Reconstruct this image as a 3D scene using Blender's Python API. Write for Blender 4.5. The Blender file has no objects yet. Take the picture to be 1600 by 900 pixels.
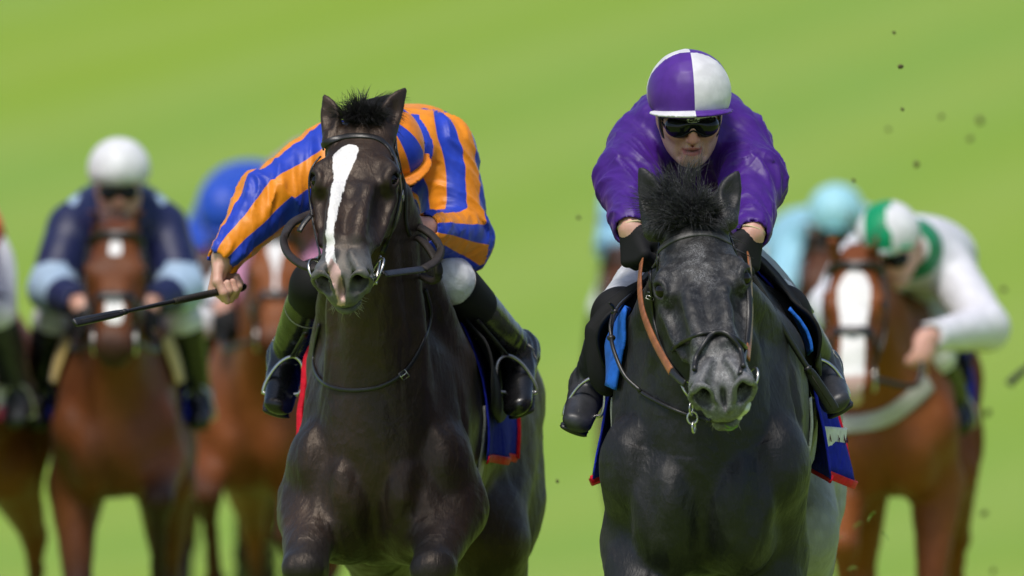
import bpy, math, os, random
import numpy as np
from concurrent.futures import ThreadPoolExecutor
from mathutils import Vector, Matrix

C = bpy.context.scene
COL = C.collection
R = math.radians
# ------------------------------------------------------------------ camera, sky, sun, exposure
FPX, DC, HC = 26550.0, 45.0, 1.6          # focal length in photo pixels, camera distance, camera height
cam_d = bpy.data.cameras.new('camera'); cam = bpy.data.objects.new('camera', cam_d); COL.objects.link(cam)
cam.location = (0, -DC, HC); cam.rotation_euler = (R(90), 0, 0)
cam_d.sensor_width = 36.0; cam_d.lens = FPX / 1600 * 36.0
cam_d.clip_start = 1.0; cam_d.clip_end = 6000
cam_d.dof.use_dof = True; cam_d.dof.focus_distance = DC - 0.65; cam_d.dof.aperture_fstop = 3.5
C.camera = cam
world = bpy.data.worlds.new('World'); C.world = world; world.use_nodes = True
SUN_EL, SUN_AZ = R(63), R(203)            # azimuth: compass-like, measured from +Y towards +X
wn = world.node_tree; bg = wn.nodes['Background']
sky = wn.nodes.new('ShaderNodeTexSky'); sky.sky_type = 'NISHITA'; sky.sun_disc = False
sky.sun_elevation = SUN_EL; sky.sun_rotation = SUN_AZ; sky.air_density = 1.0; sky.dust_density = 2.0; sky.ozone_density = 1.0
wn.links.new(sky.outputs[0], bg.inputs[0]); bg.inputs[1].default_value = 0.105
sd = bpy.data.lights.new('sun', 'SUN'); sun = bpy.data.objects.new('sun', sd); COL.objects.link(sun)
sd.energy = 2.1; sd.angle = R(12); sd.color = (1.0, 0.95, 0.88)
dirv = Vector((math.sin(SUN_AZ) * math.cos(SUN_EL), math.cos(SUN_AZ) * math.cos(SUN_EL), math.sin(SUN_EL)))
sun.rotation_euler = dirv.to_track_quat('Z', 'Y').to_euler()
C.view_settings.view_transform = 'Standard'; C.view_settings.look = 'None'
C.view_settings.exposure = 0.42; C.view_settings.gamma = 1.0
C.render.engine = 'CYCLES'
try:
    C.cycles.use_denoising = True
    C.cycles.max_bounces = 6
except Exception: pass

# ------------------------------------------------------------------ small maths
A = np.array
def P(px, py, Y=0.0):
    d = DC + Y
    return A([(px - 800) * d / FPX, Y, HC + (450 - py) * d / FPX])
def nrm(v):
    v = np.asarray(v, float); return v / (np.linalg.norm(v, axis=-1, keepdims=True) + 1e-12)
def rotm(axis, a):
    return np.array(Matrix.Rotation(a, 3, axis))
def crom(pts, n):
    """Catmull-Rom resample of rows (any width) to n rows"""
    p = np.asarray(pts, float)
    if len(p) == 2: t = np.linspace(0, 1, n)[:, None]; return p[0] * (1 - t) + p[1] * t
    q = np.vstack([2 * p[0] - p[1], p, 2 * p[-1] - p[-2]])
    u = np.linspace(0, len(p) - 1, n); i = np.minimum(u.astype(int), len(p) - 2); t = (u - i)[:, None]
    a, b, c, d = q[i], q[i + 1], q[i + 2], q[i + 3]
    return .5 * (2 * b + (c - a) * t + (2 * a - 5 * b + 4 * c - d) * t ** 2 + (3 * b - a - 3 * c + d) * t ** 3)
_rs = np.random.RandomState(7)
_PERM = np.tile(_rs.permutation(256), 3)
_GR = nrm(_rs.normal(size=(256, 3)))
def pnoise(p):
    p = np.asarray(p, float); i = np.floor(p).astype(int); f = p - i; i &= 255
    u = f * f * f * (f * (f * 6 - 15) + 10); out = 0
    for dx in (0, 1):
        for dy in (0, 1):
            for dz in (0, 1):
                h = _PERM[_PERM[_PERM[i[:, 0] + dx] + i[:, 1] + dy] + i[:, 2] + dz]
                g = _GR[h]; w = np.abs(1 - dx - u[:, 0]) * np.abs(1 - dy - u[:, 1]) * np.abs(1 - dz - u[:, 2])
                out = out + w * (g[:, 0] * (f[:, 0] - dx) + g[:, 1] * (f[:, 1] - dy) + g[:, 2] * (f[:, 2] - dz))
    return out

# ------------------------------------------------------------------ signed-distance sculpting
class SDF:
    def __init__(s): s.ops = []; s.O = np.zeros(3); s.M = np.eye(3); s.sc = 1.0
    def frame(s, O=(0, 0, 0), M=None, sc=1.0): s.O = A(O, float); s.M = np.eye(3) if M is None else M; s.sc = sc; return s
    def W(s, p): return s.O + (np.asarray(p, float) * s.sc) @ s.M.T
    def _add(s, f, lo, hi, k, op): s.ops.append((f, A(lo), A(hi), k, op))
    def raw(s, floc, lo, hi, k=.02, op='u'):
        O, M, sc = s.O.copy(), s.M.copy(), s.sc
        cs = A([[x, y, z] for x in (lo[0], hi[0]) for y in (lo[1], hi[1]) for z in (lo[2], hi[2])]); cs = s.W(cs)
        s._add(lambda p: sc * floc((p - O) @ M / sc), cs.min(0), cs.max(0), k * sc, op)
    def ell(s, c, r, Rm=None, k=.03, op='u'):
        c = s.W(c); r = np.broadcast_to(A(r, float), (3,)) * s.sc; M = s.M if Rm is None else s.M @ Rm
        m = r.max()
        def f(p):
            q = (p - c) @ M; a = q / r; k0 = np.sqrt((a * a).sum(1)) + 1e-9; b = a / r; k1 = np.sqrt((b * b).sum(1)) + 1e-9
            return k0 * (k0 - 1) / k1
        s._add(f, c - m, c + m, k * s.sc, op)
    def ell2(s, a, b, r1, r2=None, ext=0.0, side=(0, 0, 1), k=.03, op='u'):
        """ellipsoid whose long axis runs a->b (local)"""
        a, b = A(a, float), A(b, float); d = b - a; L = np.linalg.norm(d); y = d / L
        x = nrm(np.cross(y, side)); z = np.cross(x, y); Rm = np.stack([x, y, z], 1)
        s.ell((a + b) / 2, (r1, L / 2 + ext, r2 or r1), Rm, k, op)
    def tube(s, pts, rad, k=.03, op='u', n=None, rb=None, up=None):
        """rounded tube; rad/rb: radii per point (rb = second radius along 'up')"""
        pts = np.asarray(pts, float); m = len(pts); rad = np.broadcast_to(A(rad, float), (m,))
        rbv = rad if rb is None else np.broadcast_to(A(rb, float), (m,))
        q = np.hstack([pts, rad[:, None], rbv[:, None]])
        n = n or (m if m == 2 else (m - 1) * 3 + 1); q = crom(q, n)
        X = s.W(q[:, :3]); ra = q[:, 3] * s.sc; rr = q[:, 4] * s.sc; flat = rb is not None
        upw = None if up is None else s.M @ A(up, float)
        segs = []
        for i in range(n - 1):
            d = X[i + 1] - X[i]; L2 = d @ d + 1e-12
            t = d / math.sqrt(L2)
            if flat: a = nrm(np.cross(t, upw)); b = np.cross(a, t)
            else: a = b = None
            segs.append((X[i], d, L2, t, a, b, ra[i], ra[i + 1], rr[i], rr[i + 1]))
        def f(p):
            best = None
            for (x0, d, L2, t, a, b, r0, r1, s0, s1) in segs:
                q = p - x0; h = np.clip(q @ d / L2, 0, 1); q = q - h[:, None] * d
                r = r0 + (r1 - r0) * h
                if flat:
                    z = s0 + (s1 - s0) * h; mn = np.minimum(r, z)
                    qa, qb, qt = (q @ a) / r, (q @ b) / z, (q @ t) / mn
                    k0 = np.sqrt(qa * qa + qb * qb + qt * qt) + 1e-9
                    k1 = np.sqrt((qa / r) ** 2 + (qb / z) ** 2 + (qt / mn) ** 2) + 1e-9
                    e = k0 * (k0 - 1) / k1
                else: e = np.sqrt((q * q).sum(1)) - r
                best = e if best is None else np.minimum(best, e)
            return best
        mr = max(ra.max(), rr.max())
        s._add(f, X.min(0) - mr, X.max(0) + mr, k * s.sc, op)
    def box(s, c, h, Rm=None, r=.005, k=.01, op='u'):
        c = s.W(c); h = A(h, float) * s.sc - r * s.sc; M = s.M if Rm is None else s.M @ Rm; rr = r * s.sc
        def f(p):
            q = np.abs((p - c) @ M) - h
            return np.sqrt((np.maximum(q, 0) ** 2).sum(1)) + np.minimum(q.max(1), 0) - rr
        m = np.linalg.norm(h) + rr
        s._add(f, c - m, c + m, k * s.sc, op)
    def plane(s, c, n, k=.004):
        """keep the side that n points away from (global cut)"""
        c = s.W(c); n = s.M @ nrm(A(n, float))
        s.ops.append((lambda p: (p - c) @ n, None, None, k, 'i'))
    def disp(s, f): s.ops.append((f, None, None, 0, 'd'))
    def __call__(s, p, pad=.03):
        out = np.full(len(p), 9.0)
        if not len(p): return out
        px_, py_, pz_ = np.ascontiguousarray(p.T); p0, p1 = p.min(0), p.max(0)
        for f, lo, hi, k, op in s.ops:
            if op == 'd': 
                m = np.abs(out) < .12
                if m.any(): out[m] += f(p[m])
                continue
            if op == 'i':
                a = f(p); h = np.maximum(k - np.abs(out - a), 0) / k; out = np.maximum(out, a) + h * h * k / 4; continue
            g = k + pad
            if (p0 > hi + g).any() or (p1 < lo - g).any(): continue
            l, h_ = lo - g, hi + g
            m = np.flatnonzero((px_ > l[0]) & (px_ < h_[0]) & (py_ > l[1]) & (py_ < h_[1]) & (pz_ > l[2]) & (pz_ < h_[2]))
            if not len(m): continue
            b = f(p[m]); a = out[m]
            if op == 'u':
                h = np.maximum(k - np.abs(a - b), 0) / k; out[m] = np.minimum(a, b) - h * h * k / 4
            else:
                h = np.maximum(k - np.abs(a + b), 0) / k; out[m] = np.maximum(a, -b) + h * h * k / 4
        return out
    def bounds(s, m=.02):
        lo = np.min([o[1] for o in s.ops if o[4] == 'u'], axis=0); hi = np.max([o[2] for o in s.ops if o[4] == 'u'], axis=0)
        return lo - m, hi + m
    def grad(s, p, e=.0012):
        g = 0
        for t in ((1, 1, 1), (1, -1, -1), (-1, 1, -1), (-1, -1, 1)):
            t = A(t, float); g = g + s(p + t * e)[:, None] * t
        return g / (4 * e)
    def hit(s, px, py, off=0.0, Y0=None, Y1=None):
        """where the line of sight through photo points meets the surface, lifted by off"""
        lo, hi = s.bounds(.1); Y0 = lo[1] if Y0 is None else Y0; Y1 = hi[1] if Y1 is None else Y1
        px = np.atleast_1d(A(px, float)); py = np.atleast_1d(A(py, float)); Y = np.full(len(px), Y0); best = np.full(len(px), 9.); bY = Y.copy()
        done = np.zeros(len(px), bool)
        for _ in range(260):
            if (done | (Y > Y1)).all(): break
           
            d = DC + Y; p = np.stack([(px - 800) * d / FPX, Y, HC + (450 - py) * d / FPX], 1); v = s(p, .08)
            b = (v < best) & ~done; best[b] = v[b]; bY[b] = Y[b]; done |= (v < .0008)
            Y = np.where(done | (Y > Y1), Y, Y + np.clip(v * .8, .0008, .07))
        Y = bY; d = DC + Y; p = np.stack([(px - 800) * d / FPX, Y, HC + (450 - py) * d / FPX], 1)
        n = nrm(s.grad(p)); p = p - n * s(p, .08)[:, None]
        return p + n * off, n
    def snap(s, p, off=0.0, it=4):
        p = np.atleast_2d(A(p, float)).copy()
        for _ in range(it):
            g = s.grad(p); v = s(p, .15); g2 = (g * g).sum(1) + 1e-6
            p -= g * np.clip(v / g2, -.05, .05)[:, None]
        n = nrm(s.grad(p)); return p + n * off, n

POOL = ThreadPoolExecutor(4)
def peval(f, pts, size=24000, *a):
    """evaluate in compact spatial chunks on all cores"""
    if len(pts) <= size: return f(pts, *a)
    lo = pts.min(0); c = ((pts - lo) / max(1e-6, (pts.max(0) - lo).max()) * 18).astype(np.int64); o = np.argsort(c[:, 0] * 4096 + c[:, 1] * 64 + c[:, 2], kind='stable')
    r = np.concatenate(list(POOL.map(lambda q: f(q, *a), np.array_split(pts[o], max(1, len(pts) // size)))))
    out = np.empty_like(r); out[o] = r; return out
def axis_grid(lo, hi, h, fine=None):
    """1-D grid with step h, finer inside fine=(a,b,hf)"""
    if fine is None: return np.arange(lo, hi + h, h)
    out = [lo]
    while out[-1] < hi:
        x = out[-1]; a, b, hf = fine
        dist = max(a - x, x - b, 0); out.append(x + min(h, hf + dist * .12))
    return A(out)

def polygonise(s, xs, ys, zs, B=4, proj=2):
    ax = [xs, ys, zs]; n = [len(a) for a in ax]; cc, hh, nb = [], [], []
    for a in ax:
        st = np.arange(0, len(a), B); en = np.minimum(st + B, len(a) - 1)
        cc.append((a[st] + a[en]) / 2); hh.append((a[en] - a[st]) / 2); nb.append(len(st))
    G = np.stack(np.meshgrid(*cc, indexing='ij'), -1).reshape(-1, 3); H = np.stack(np.meshgrid(*hh, indexing='ij'), -1).reshape(-1, 3)
    hd = np.sqrt((H * H).sum(1)); pad = hd.max() * 1.6 + .01
    d = peval(s, G, 24000, pad)
    act = (np.abs(d) < 1.35 * hd + .006).reshape(nb); sg = np.where(d < 0, -1., 1.).reshape(nb)
    def rep(a):
        for i in range(3): a = np.repeat(a, B, axis=i)
        return a[:n[0], :n[1], :n[2]]
    D = rep(sg).astype(np.float32); I = np.nonzero(rep(act))
    pts = np.stack([xs[I[0]], ys[I[1]], zs[I[2]]], 1)
    D[I] = peval(s, pts)
    S = D < 0; corners = [(i, j, k) for i in (0, 1) for j in (0, 1) for k in (0, 1)]
    cn = np.zeros([m - 1 for m in n], np.int8)
    for i, j, k in corners: cn += S[i:n[0] - 1 + i, j:n[1] - 1 + j, k:n[2] - 1 + k]
    ci = np.nonzero((cn > 0) & (cn < 8)); m = len(ci[0]); idx = np.full(cn.shape, -1, np.int32); idx[ci] = np.arange(m)
    acc = np.zeros((m, 3)); cnt = np.zeros(m)
    val = {c: D[ci[0] + c[0], ci[1] + c[1], ci[2] + c[2]].astype(float) for c in corners}
    for c in corners:
        for axn in range(3):
            if c[axn]: continue
            e = list(c); e[axn] = 1; e = tuple(e); a, b = val[c], val[e]; x = (a < 0) != (b < 0)
            t = np.where(x, a / np.where(np.abs(a - b) < 1e-9, 1, a - b), 0)
            for q in range(3):
                o = ax[q]; base = o[ci[q] + c[q]]
                if q == axn: base = base + t * (o[ci[q] + 1] - o[ci[q]])
                acc[:, q] += np.where(x, base, 0)
            cnt += x
    V = acc / cnt[:, None]; F = []
    for axn in range(3):
        sl0 = [slice(None)] * 3; sl1 = [slice(None)] * 3; sl0[axn] = slice(0, -1); sl1[axn] = slice(1, None)
        e = np.nonzero(S[tuple(sl0)] != S[tuple(sl1)]); e = [a.copy() for a in e]
        b, c = (axn + 1) % 3, (axn + 2) % 3
        ok = (e[b] > 0) & (e[c] > 0) & (e[b] < n[b] - 1) & (e[c] < n[c] - 1); e = [a[ok] for a in e]
        def cell(db, dc):
            q = [a.copy() for a in e]; q[b] = q[b] + db; q[c] = q[c] + dc; return idx[q[0], q[1], q[2]]
        quad = np.stack([cell(-1, -1), cell(0, -1), cell(0, 0), cell(-1, 0)], 1)
        neg = S[e[0], e[1], e[2]]; quad[~neg] = quad[~neg][:, ::-1]
        F.append(quad)
    F = np.concatenate(F); F = F[(F >= 0).all(1)]
    if xs[1] - xs[0] > .015: proj = 1
    for _ in range(proj):
        g = peval(s.grad, V, 12000)
        v = peval(s, V, 24000)
        g2 = (g * g).sum(1); ok = g2 > .05; st = np.where(ok, v / np.maximum(g2, .05), 0)
        lim = .5 * (xs[1] - xs[0]) + .001
        V = V - g * np.clip(st, -lim, lim)[:, None]
    return V, F

# ------------------------------------------------------------------ objects
def newmesh(name, V, F, mat, root=None, attrs=None, smooth=True, mats=None, fm=None, origin=None):
    V = np.asarray(V, float); off = np.zeros(3)
    if root is not None: off = A(root['_o'])
    elif origin is not None: off = A(origin, float)
    me = bpy.data.meshes.new(name)
    if isinstance(F, np.ndarray) and F.ndim == 2:
        k = F.shape[1]; me.vertices.add(len(V)); me.vertices.foreach_set('co', (V - off).astype(np.float32).ravel())
        me.loops.add(F.size); me.loops.foreach_set('vertex_index', F.astype(np.int32).ravel())
        me.polygons.add(len(F)); me.polygons.foreach_set('loop_start', np.arange(0, F.size, k, dtype=np.int32))
        me.update(calc_edges=True); me.validate()
    else:
        me.from_pydata((V - off).tolist(), [], [list(map(int, f)) for f in F]); me.update()
    if smooth: me.polygons.foreach_set('use_smooth', np.ones(len(me.polygons), bool))
    for nm, a in (attrs or {}).items():
        if len(me.vertices) != len(a): continue
        at = me.attributes.new(nm, 'FLOAT', 'POINT'); at.data.foreach_set('value', np.asarray(a, np.float32))
    for mm in (mats or [mat]): me.materials.append(mm)
    if fm is not None: me.polygons.foreach_set('material_index', np.asarray(fm, np.int32))
    o = bpy.data.objects.new(name, me); COL.objects.link(o)
    if root is not None: o.parent = root
    else: o.location = off
    o['_o'] = [float(x) for x in off]
    return o
def thing(name, label, cat, loc, group=None):
    o = bpy.data.objects.new(name, None); COL.objects.link(o); o.location = [float(x) for x in loc]; o.empty_display_size = .1
    o['_o'] = [float(x) for x in loc]; tag(o, label, cat, group); return o
def tag(o, label, cat, group=None):
    o['label'] = label; o['category'] = cat
    if group: o['group'] = group
    return o
def sub(child, parent):
    """hang an already built part under another part (same origin)"""
    child.parent = parent; return child
def sculpt(name, s, mat, root, h, attrs=None, box=None, fine=(None, None, None), hmul=(1, 1, 1), **kw):
    lo, hi = box or s.bounds(.02)
    g = [axis_grid(lo[i], hi[i], h * hmul[i], fine[i]) for i in range(3)]
    V, F = polygonise(s, *g)
    return newmesh(name, V, F, mat, root, attrs(V) if attrs else None, **kw)
def tube_mesh(pts, rad, nseg=8, n=None, closed=False, up=None, rb=None):
    pts = np.asarray(pts, float); m = len(pts); rad = np.broadcast_to(A(rad, float), (m,)); rbv = rad if rb is None else np.broadcast_to(A(rb, float), (m,))
    q = np.hstack([pts, rad[:, None], rbv[:, None]])
    if n: q = crom(q, n)
    X, ra, rr = q[:, :3], q[:, 3], q[:, 4]; n = len(X)
    T = np.gradient(X, axis=0); T = nrm(T)
    if closed: T = nrm(np.roll(X, -1, 0) - np.roll(X, 1, 0))
    a = A(up, float) if up is not None else (A([0, 0, 1.]) if abs(T[0] @ A([0, 0, 1.])) < .9 else A([1., 0, 0]))
    V = []
    for i in range(n):
        a = a - (a @ T[i]) * T[i]; a = nrm(a); b = np.cross(T[i], a)
        th = np.arange(nseg) * 2 * np.pi / nseg
        V.append(X[i] + np.outer(np.cos(th) * ra[i], b) + np.outer(np.sin(th) * rr[i], a))
    V = np.concatenate(V); F = []
    for i in range(n if closed else n - 1):
        j = (i + 1) % n
        for k in range(nseg): F.append([i * nseg + k, i * nseg + (k + 1) % nseg, j * nseg + (k + 1) % nseg, j * nseg + k])
    if not closed:
        F.append(list(range(nseg))[::-1]); F.append([(n - 1) * nseg + k for k in range(nseg)])
    return V, F
def ribbon_mesh(pts, nor, w, t, n=None):
    """flat strap: width w across, thickness t along the normals"""
    q = np.hstack([np.asarray(pts, float), np.asarray(nor, float), np.broadcast_to(A(w, float), (len(pts),))[:, None]])
    if n: q = crom(q, n)
    X, N, W = q[:, :3], nrm(q[:, 3:6]), q[:, 6]; n = len(X); T = nrm(np.gradient(X, axis=0)); Bv = nrm(np.cross(T, N)); V = []
    for i in range(n):
        b, m = Bv[i] * W[i] / 2, N[i] * t / 2; e = .75
        V += [X[i] - b - m, X[i] + b - m, X[i] + b + m * .4, X[i] + b * e + m, X[i] - b * e + m, X[i] - b + m * .4]
    F = [[0, 1, 2, 3, 4, 5], [6 * (n - 1) + k for k in (5, 4, 3, 2, 1, 0)]]
    for i in range(n - 1):
        for k in range(6): F.append([i * 6 + k, (i + 1) * 6 + k, (i + 1) * 6 + (k + 1) % 6, i * 6 + (k + 1) % 6])
    return A(V), F
def join(parts):
    V, F, o = [], [], 0
    for v, f in parts:
        V.append(np.asarray(v)); F += [[int(i) + o for i in q] for q in f]; o += len(v)
    return np.concatenate(V), F
def flatnormals(o):
    o.data.polygons.foreach_set('use_smooth', np.zeros(len(o.data.polygons), bool)); return o
def ring_pts(c, r, nx, ny, n=20, a0=0, a1=2 * math.pi):
    t = np.linspace(a0, a1, n, endpoint=(a1 - a0 < 6.2)); return A(c) + r * (np.outer(np.cos(t), nx) + np.outer(np.sin(t), ny))
# ------------------------------------------------------------------ procedural materials
class NT:
    def __init__(s, name):
        s.m = bpy.data.materials.new(name); s.m.use_nodes = True; s.t = s.m.node_tree; s.b = s.t.nodes['Principled BSDF']
        s._tc = None
    def node(s, ty, **kw):
        n = s.t.nodes.new('ShaderNode' + ty)
        for k, v in kw.items(): setattr(n, k, v)
        return n
    def L(s, a, b): s.t.links.new(a, b)
    def put(s, inp, v):
        if v is None: return
        if hasattr(v, 'is_linked') or isinstance(v, bpy.types.NodeSocket): s.L(v, inp)
        else: inp.default_value = v
    def obj(s):
        if not s._tc: s._tc = s.node('TexCoord')
        return s._tc.outputs['Object']
    def attr(s, n):
        a = s.node('Attribute'); a.attribute_name = n; return a.outputs['Fac']
    def math(s, op, a, b=0.0, c=None, clamp=False):
        n = s.node('Math', operation=op, use_clamp=clamp); s.put(n.inputs[0], a); s.put(n.inputs[1], b)
        if c is not None: s.put(n.inputs[2], c)
        return n.outputs[0]
    def ramp(s, v, lo, hi):   # smoothstep lo..hi -> 0..1
        n = s.node('MapRange', interpolation_type='SMOOTHSTEP'); s.put(n.inputs[0], v); n.inputs[1].default_value = lo; n.inputs[2].default_value = hi
        return n.outputs[0]
    def mix(s, f, a, b, blend='MIX'):
        n = s.node('Mix', data_type='RGBA', blend_type=blend); s.put(n.inputs[0], f)
        for i, v in ((6, a), (7, b)): s.put(n.inputs[i], v if not isinstance(v, tuple) or len(v) == 4 else (*v, 1))
        return n.outputs[2]
    def noise(s, scale, detail=3, rough=.55, vec=None, stretch=None, dist=0.0):
        n = s.node('TexNoise'); n.inputs['Scale'].default_value = scale; n.inputs['Detail'].default_value = detail; n.inputs['Roughness'].default_value = rough
        n.inputs['Distortion'].default_value = dist; v = vec or s.obj()
        if stretch:
            mp = s.node('Mapping'); mp.inputs['Scale'].default_value = stretch[:3]
            if len(stretch) > 3: mp.inputs['Rotation'].default_value = stretch[3]
            s.L(v, mp.inputs[0]); v = mp.outputs[0]
        s.L(v, n.inputs['Vector']); return n.outputs['Fac']
    def bump(s, h, strength=.3, dist=.01, prev=None):
        n = s.node('Bump'); n.inputs['Strength'].default_value = strength; n.inputs['Distance'].default_value = dist; s.L(h, n.inputs['Height'])
        if prev is not None: s.L(prev, n.inputs['Normal'])
        return n.outputs[0]
    def out(s, col=None, rough=None, nor=None, metal=None, spec=None, sheen=None, coat=None, **kw):
        b = s.b.inputs
        if col is not None: s.put(b['Base Color'], col if not isinstance(col, tuple) or len(col) == 4 else (*col, 1))
        s.put(b['Roughness'], rough); s.put(b['Metallic'], metal); s.put(b['Specular IOR Level'], spec)
        if nor is not None: s.L(nor, b['Normal'])
        if sheen: b['Sheen Weight'].default_value = sheen[0]; b['Sheen Roughness'].default_value = sheen[1]; b['Sheen Tint'].default_value = (*sheen[2], 1)
        if coat: b['Coat Weight'].default_value = coat[0]; b['Coat Roughness'].default_value = coat[1]
        for k, v in kw.items(): s.put(b[k], v)
        return s.m

def coat_mat(name, c1, c2, dark, tan=None, white=(.78, .76, .74), pink=(.55, .36, .33), roan=0.0, rough=.44, grey=None, spec=.36, greyrear=None, sheen=.025, stint=None):
    """horse coat. attrs: mark (white >0), pink (>0), points (0..1 dark legs/muzzle), roan (0..1), rear (0..1), muz (0..1 grey muzzle)"""
    t = NT(name)
    big = t.noise(3.2, 3, .5); med = t.noise(11, 4, .6); fine = t.noise(260, 2, .7, stretch=(1, .35, .35))
    col = t.mix(t.ramp(big, .35, .68), c1, c2)
    if tan is not None: col = t.mix(t.math('MULTIPLY', t.ramp(med, .5, .72), t.math('MULTIPLY', t.ramp(big, .45, .75), .7)), col, tan)
    col = t.mix(t.ramp(fine, .3, .8), col, t.mix(.5, col, dark))
    fleck = t.noise(150, 3, .75, stretch=(1, .28, .28, (.3, 0, 0)))
    col = t.mix(t.math('MULTIPLY', t.ramp(fleck, .52, .78), .55), col, t.mix(.6, tan or c2, c2))
    if greyrear is not None:
        dap = t.node('TexVoronoi'); dap.inputs['Scale'].default_value = 22; t.L(t.obj(), dap.inputs['Vector'])
        g2 = t.mix(t.ramp(dap.outputs['Distance'], .1, .6), greyrear, t.mix(.18, greyrear, dark))
        col = t.mix(t.math('MULTIPLY', t.attr('rear'), t.ramp(med, .05, .4)), col, g2)
    col = t.mix(t.attr('points'), col, dark)
    if grey is not None: col = t.mix(t.math('MULTIPLY', t.attr('muz'), t.ramp(t.noise(45, 4, .6), .05, .6)), col, grey)
    if roan:
        fl = t.noise(800, 2, .8, stretch=(1, .35, .35)); fl2 = t.noise(38, 4, .65)
        k = t.math('MULTIPLY', t.math('MULTIPLY', t.ramp(fl, .46, .66), t.ramp(fl2, .36, .70)), t.attr('roan'))
        col = t.mix(t.math('MULTIPLY', k, roan), col, (.62, .62, .63))
    edge = t.noise(170, 3, .7, stretch=(1, .3, .3)); e2 = t.math('MULTIPLY', t.math('SUBTRACT', edge, .5), .012)
    wm = t.ramp(t.math('ADD', t.attr('mark'), e2), -.0015, .0015)
    shade = t.mix(t.ramp(t.noise(120, 3), .3, .8), white, tuple(.86 * x for x in white))
    col = t.mix(wm, col, shade)
    col = t.mix(t.ramp(t.math('ADD', t.attr('pink'), e2), -.002, .002), col, pink)
    nor = t.bump(fleck, .38, .003); nor = t.bump(t.noise(58, 5, .65, stretch=(1, .5, .5, (0, .4, 0))), .25, .006, nor)
    vn = t.noise(7, 3, .55, stretch=(1, .8, .45, (.2, .3, .1)), dist=1.4); vr = t.math('POWER', t.math('SUBTRACT', 1.0, t.math('MULTIPLY', t.math('ABSOLUTE', t.math('SUBTRACT', vn, .5)), 9.0), clamp=True), 2.0)
    nor = t.bump(vr, .16, .006, nor); nor = t.bump(t.noise(15, 4, .6), .27, .016, nor)
    rg = t.math('ADD', t.math('ADD', t.math('MULTIPLY', med, .26), t.math('MULTIPLY', fleck, .20)), rough - .16)
    if stint: t.b.inputs['Specular Tint'].default_value = (*stint, 1)
    return t.out(col, rg, nor, spec=spec, sheen=(sheen, .4, (1, 1, 1)))

def silk_mat(name, c1, c2=None, rough=.46, attr='st', sheen=.4, wr=.5, tintsheen=None, scale=1.0):
    t = NT(name)
    col = t.mix(t.ramp(t.noise(30, 3), .3, .7), c1, tuple(.82 * x for x in c1))
    if c2 is not None:
        d = t.mix(t.ramp(t.noise(30, 3), .3, .7), c2, tuple(.85 * x for x in c2))
        col = t.mix(t.ramp(t.attr(attr), -.0008, .0008), col, d)
    n1 = t.noise(9 * scale, 1.5, .5, stretch=(1.3, 1, .5, (.3, .2, .5)), dist=.6); r1 = t.math('POWER', t.math('SUBTRACT', 1.0, t.math('MULTIPLY', t.math('ABSOLUTE', t.math('SUBTRACT', n1, .5)), 5.0), clamp=True), 2.0)
    nor = t.bump(r1, .35 * wr, .012); nor = t.bump(t.noise(900, 1), .05, .001, nor)
    return t.out(col, rough, nor, spec=.32, sheen=(sheen, .35, tintsheen or (1, 1, 1)))

def leather_mat(name, c, rough=.35, bump=.25, scale=160, spec=.5, coat=None):
    t = NT(name); n = t.noise(scale, 4, .6); m = t.noise(25, 3)
    col = t.mix(t.ramp(m, .3, .7), c, tuple(.6 * x for x in c))
    nor = t.bump(n, bump, .002); nor = t.bump(m, .15, .006, nor)
    return t.out(col, t.math('ADD', t.math('MULTIPLY', m, .2), rough - .1), nor, spec=spec, coat=coat)
def plain_mat(name, c, rough=.5, metal=0.0, bump=0.0, scale=80, spec=.5, coat=None, var=.15):
    t = NT(name); n = t.noise(scale, 4, .6)
    col = t.mix(t.ramp(n, .3, .7), c, tuple((1 - var) * x for x in c))
    return t.out(col, rough, t.bump(n, bump, .003) if bump else None, metal=metal, spec=spec, coat=coat)
def skin_mat(name, c=(.64, .385, .30)):
    t = NT(name); n = t.noise(70, 4, .6); m = t.noise(18, 3)
    col = t.mix(t.ramp(m, .3, .7), c, (c[0] * .92, c[1] * .80, c[2] * .78))
    col = t.mix(t.math('MULTIPLY', t.ramp(t.noise(55, 4, .65), .5, .75), .45), col, (.50, .22, .17))
    col = t.mix(t.math('MULTIPLY', t.ramp(t.noise(420, 2, .7), .66, .74), .5), col, (.20, .12, .07))
    col = t.mix(t.math('MULTIPLY', t.attr('blush'), .85), col, (.62, .19, .15))
    col = t.mix(t.math('MULTIPLY', t.attr('lips'), .9), col, (.40, .115, .11))
    col = t.mix(t.math('MULTIPLY', t.attr('stubble'), t.math('MULTIPLY', t.ramp(t.noise(500, 2), .3, .7), .4)), col, (.23, .16, .13))
    col = t.mix(t.attr('dark'), col, (.05, .012, .01))
    m_ = t.out(col, .48, t.bump(t.noise(300, 3), .12, .001, t.bump(n, .1, .003)), spec=.4)
    t.b.inputs['Subsurface Weight'].default_value = .12; t.b.inputs['Subsurface Radius'].default_value = (.01, .004, .002); t.b.inputs['Subsurface Scale'].default_value = .6
    return m_
def cloth_mat(name, c, rough=.7, weave=700, sheen=.25, spec=.15):
    t = NT(name); n = t.noise(40, 3); col = t.mix(t.ramp(n, .3, .7), c, tuple(.8 * x for x in c))
    nor = t.bump(t.noise(weave, 2), .2, .001); nor = t.bump(t.noise(16, 3, .5, dist=.8), .5, .02, nor)
    return t.out(col, rough, nor, spec=spec, sheen=(sheen, .4, (1, 1, 1)))

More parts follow.
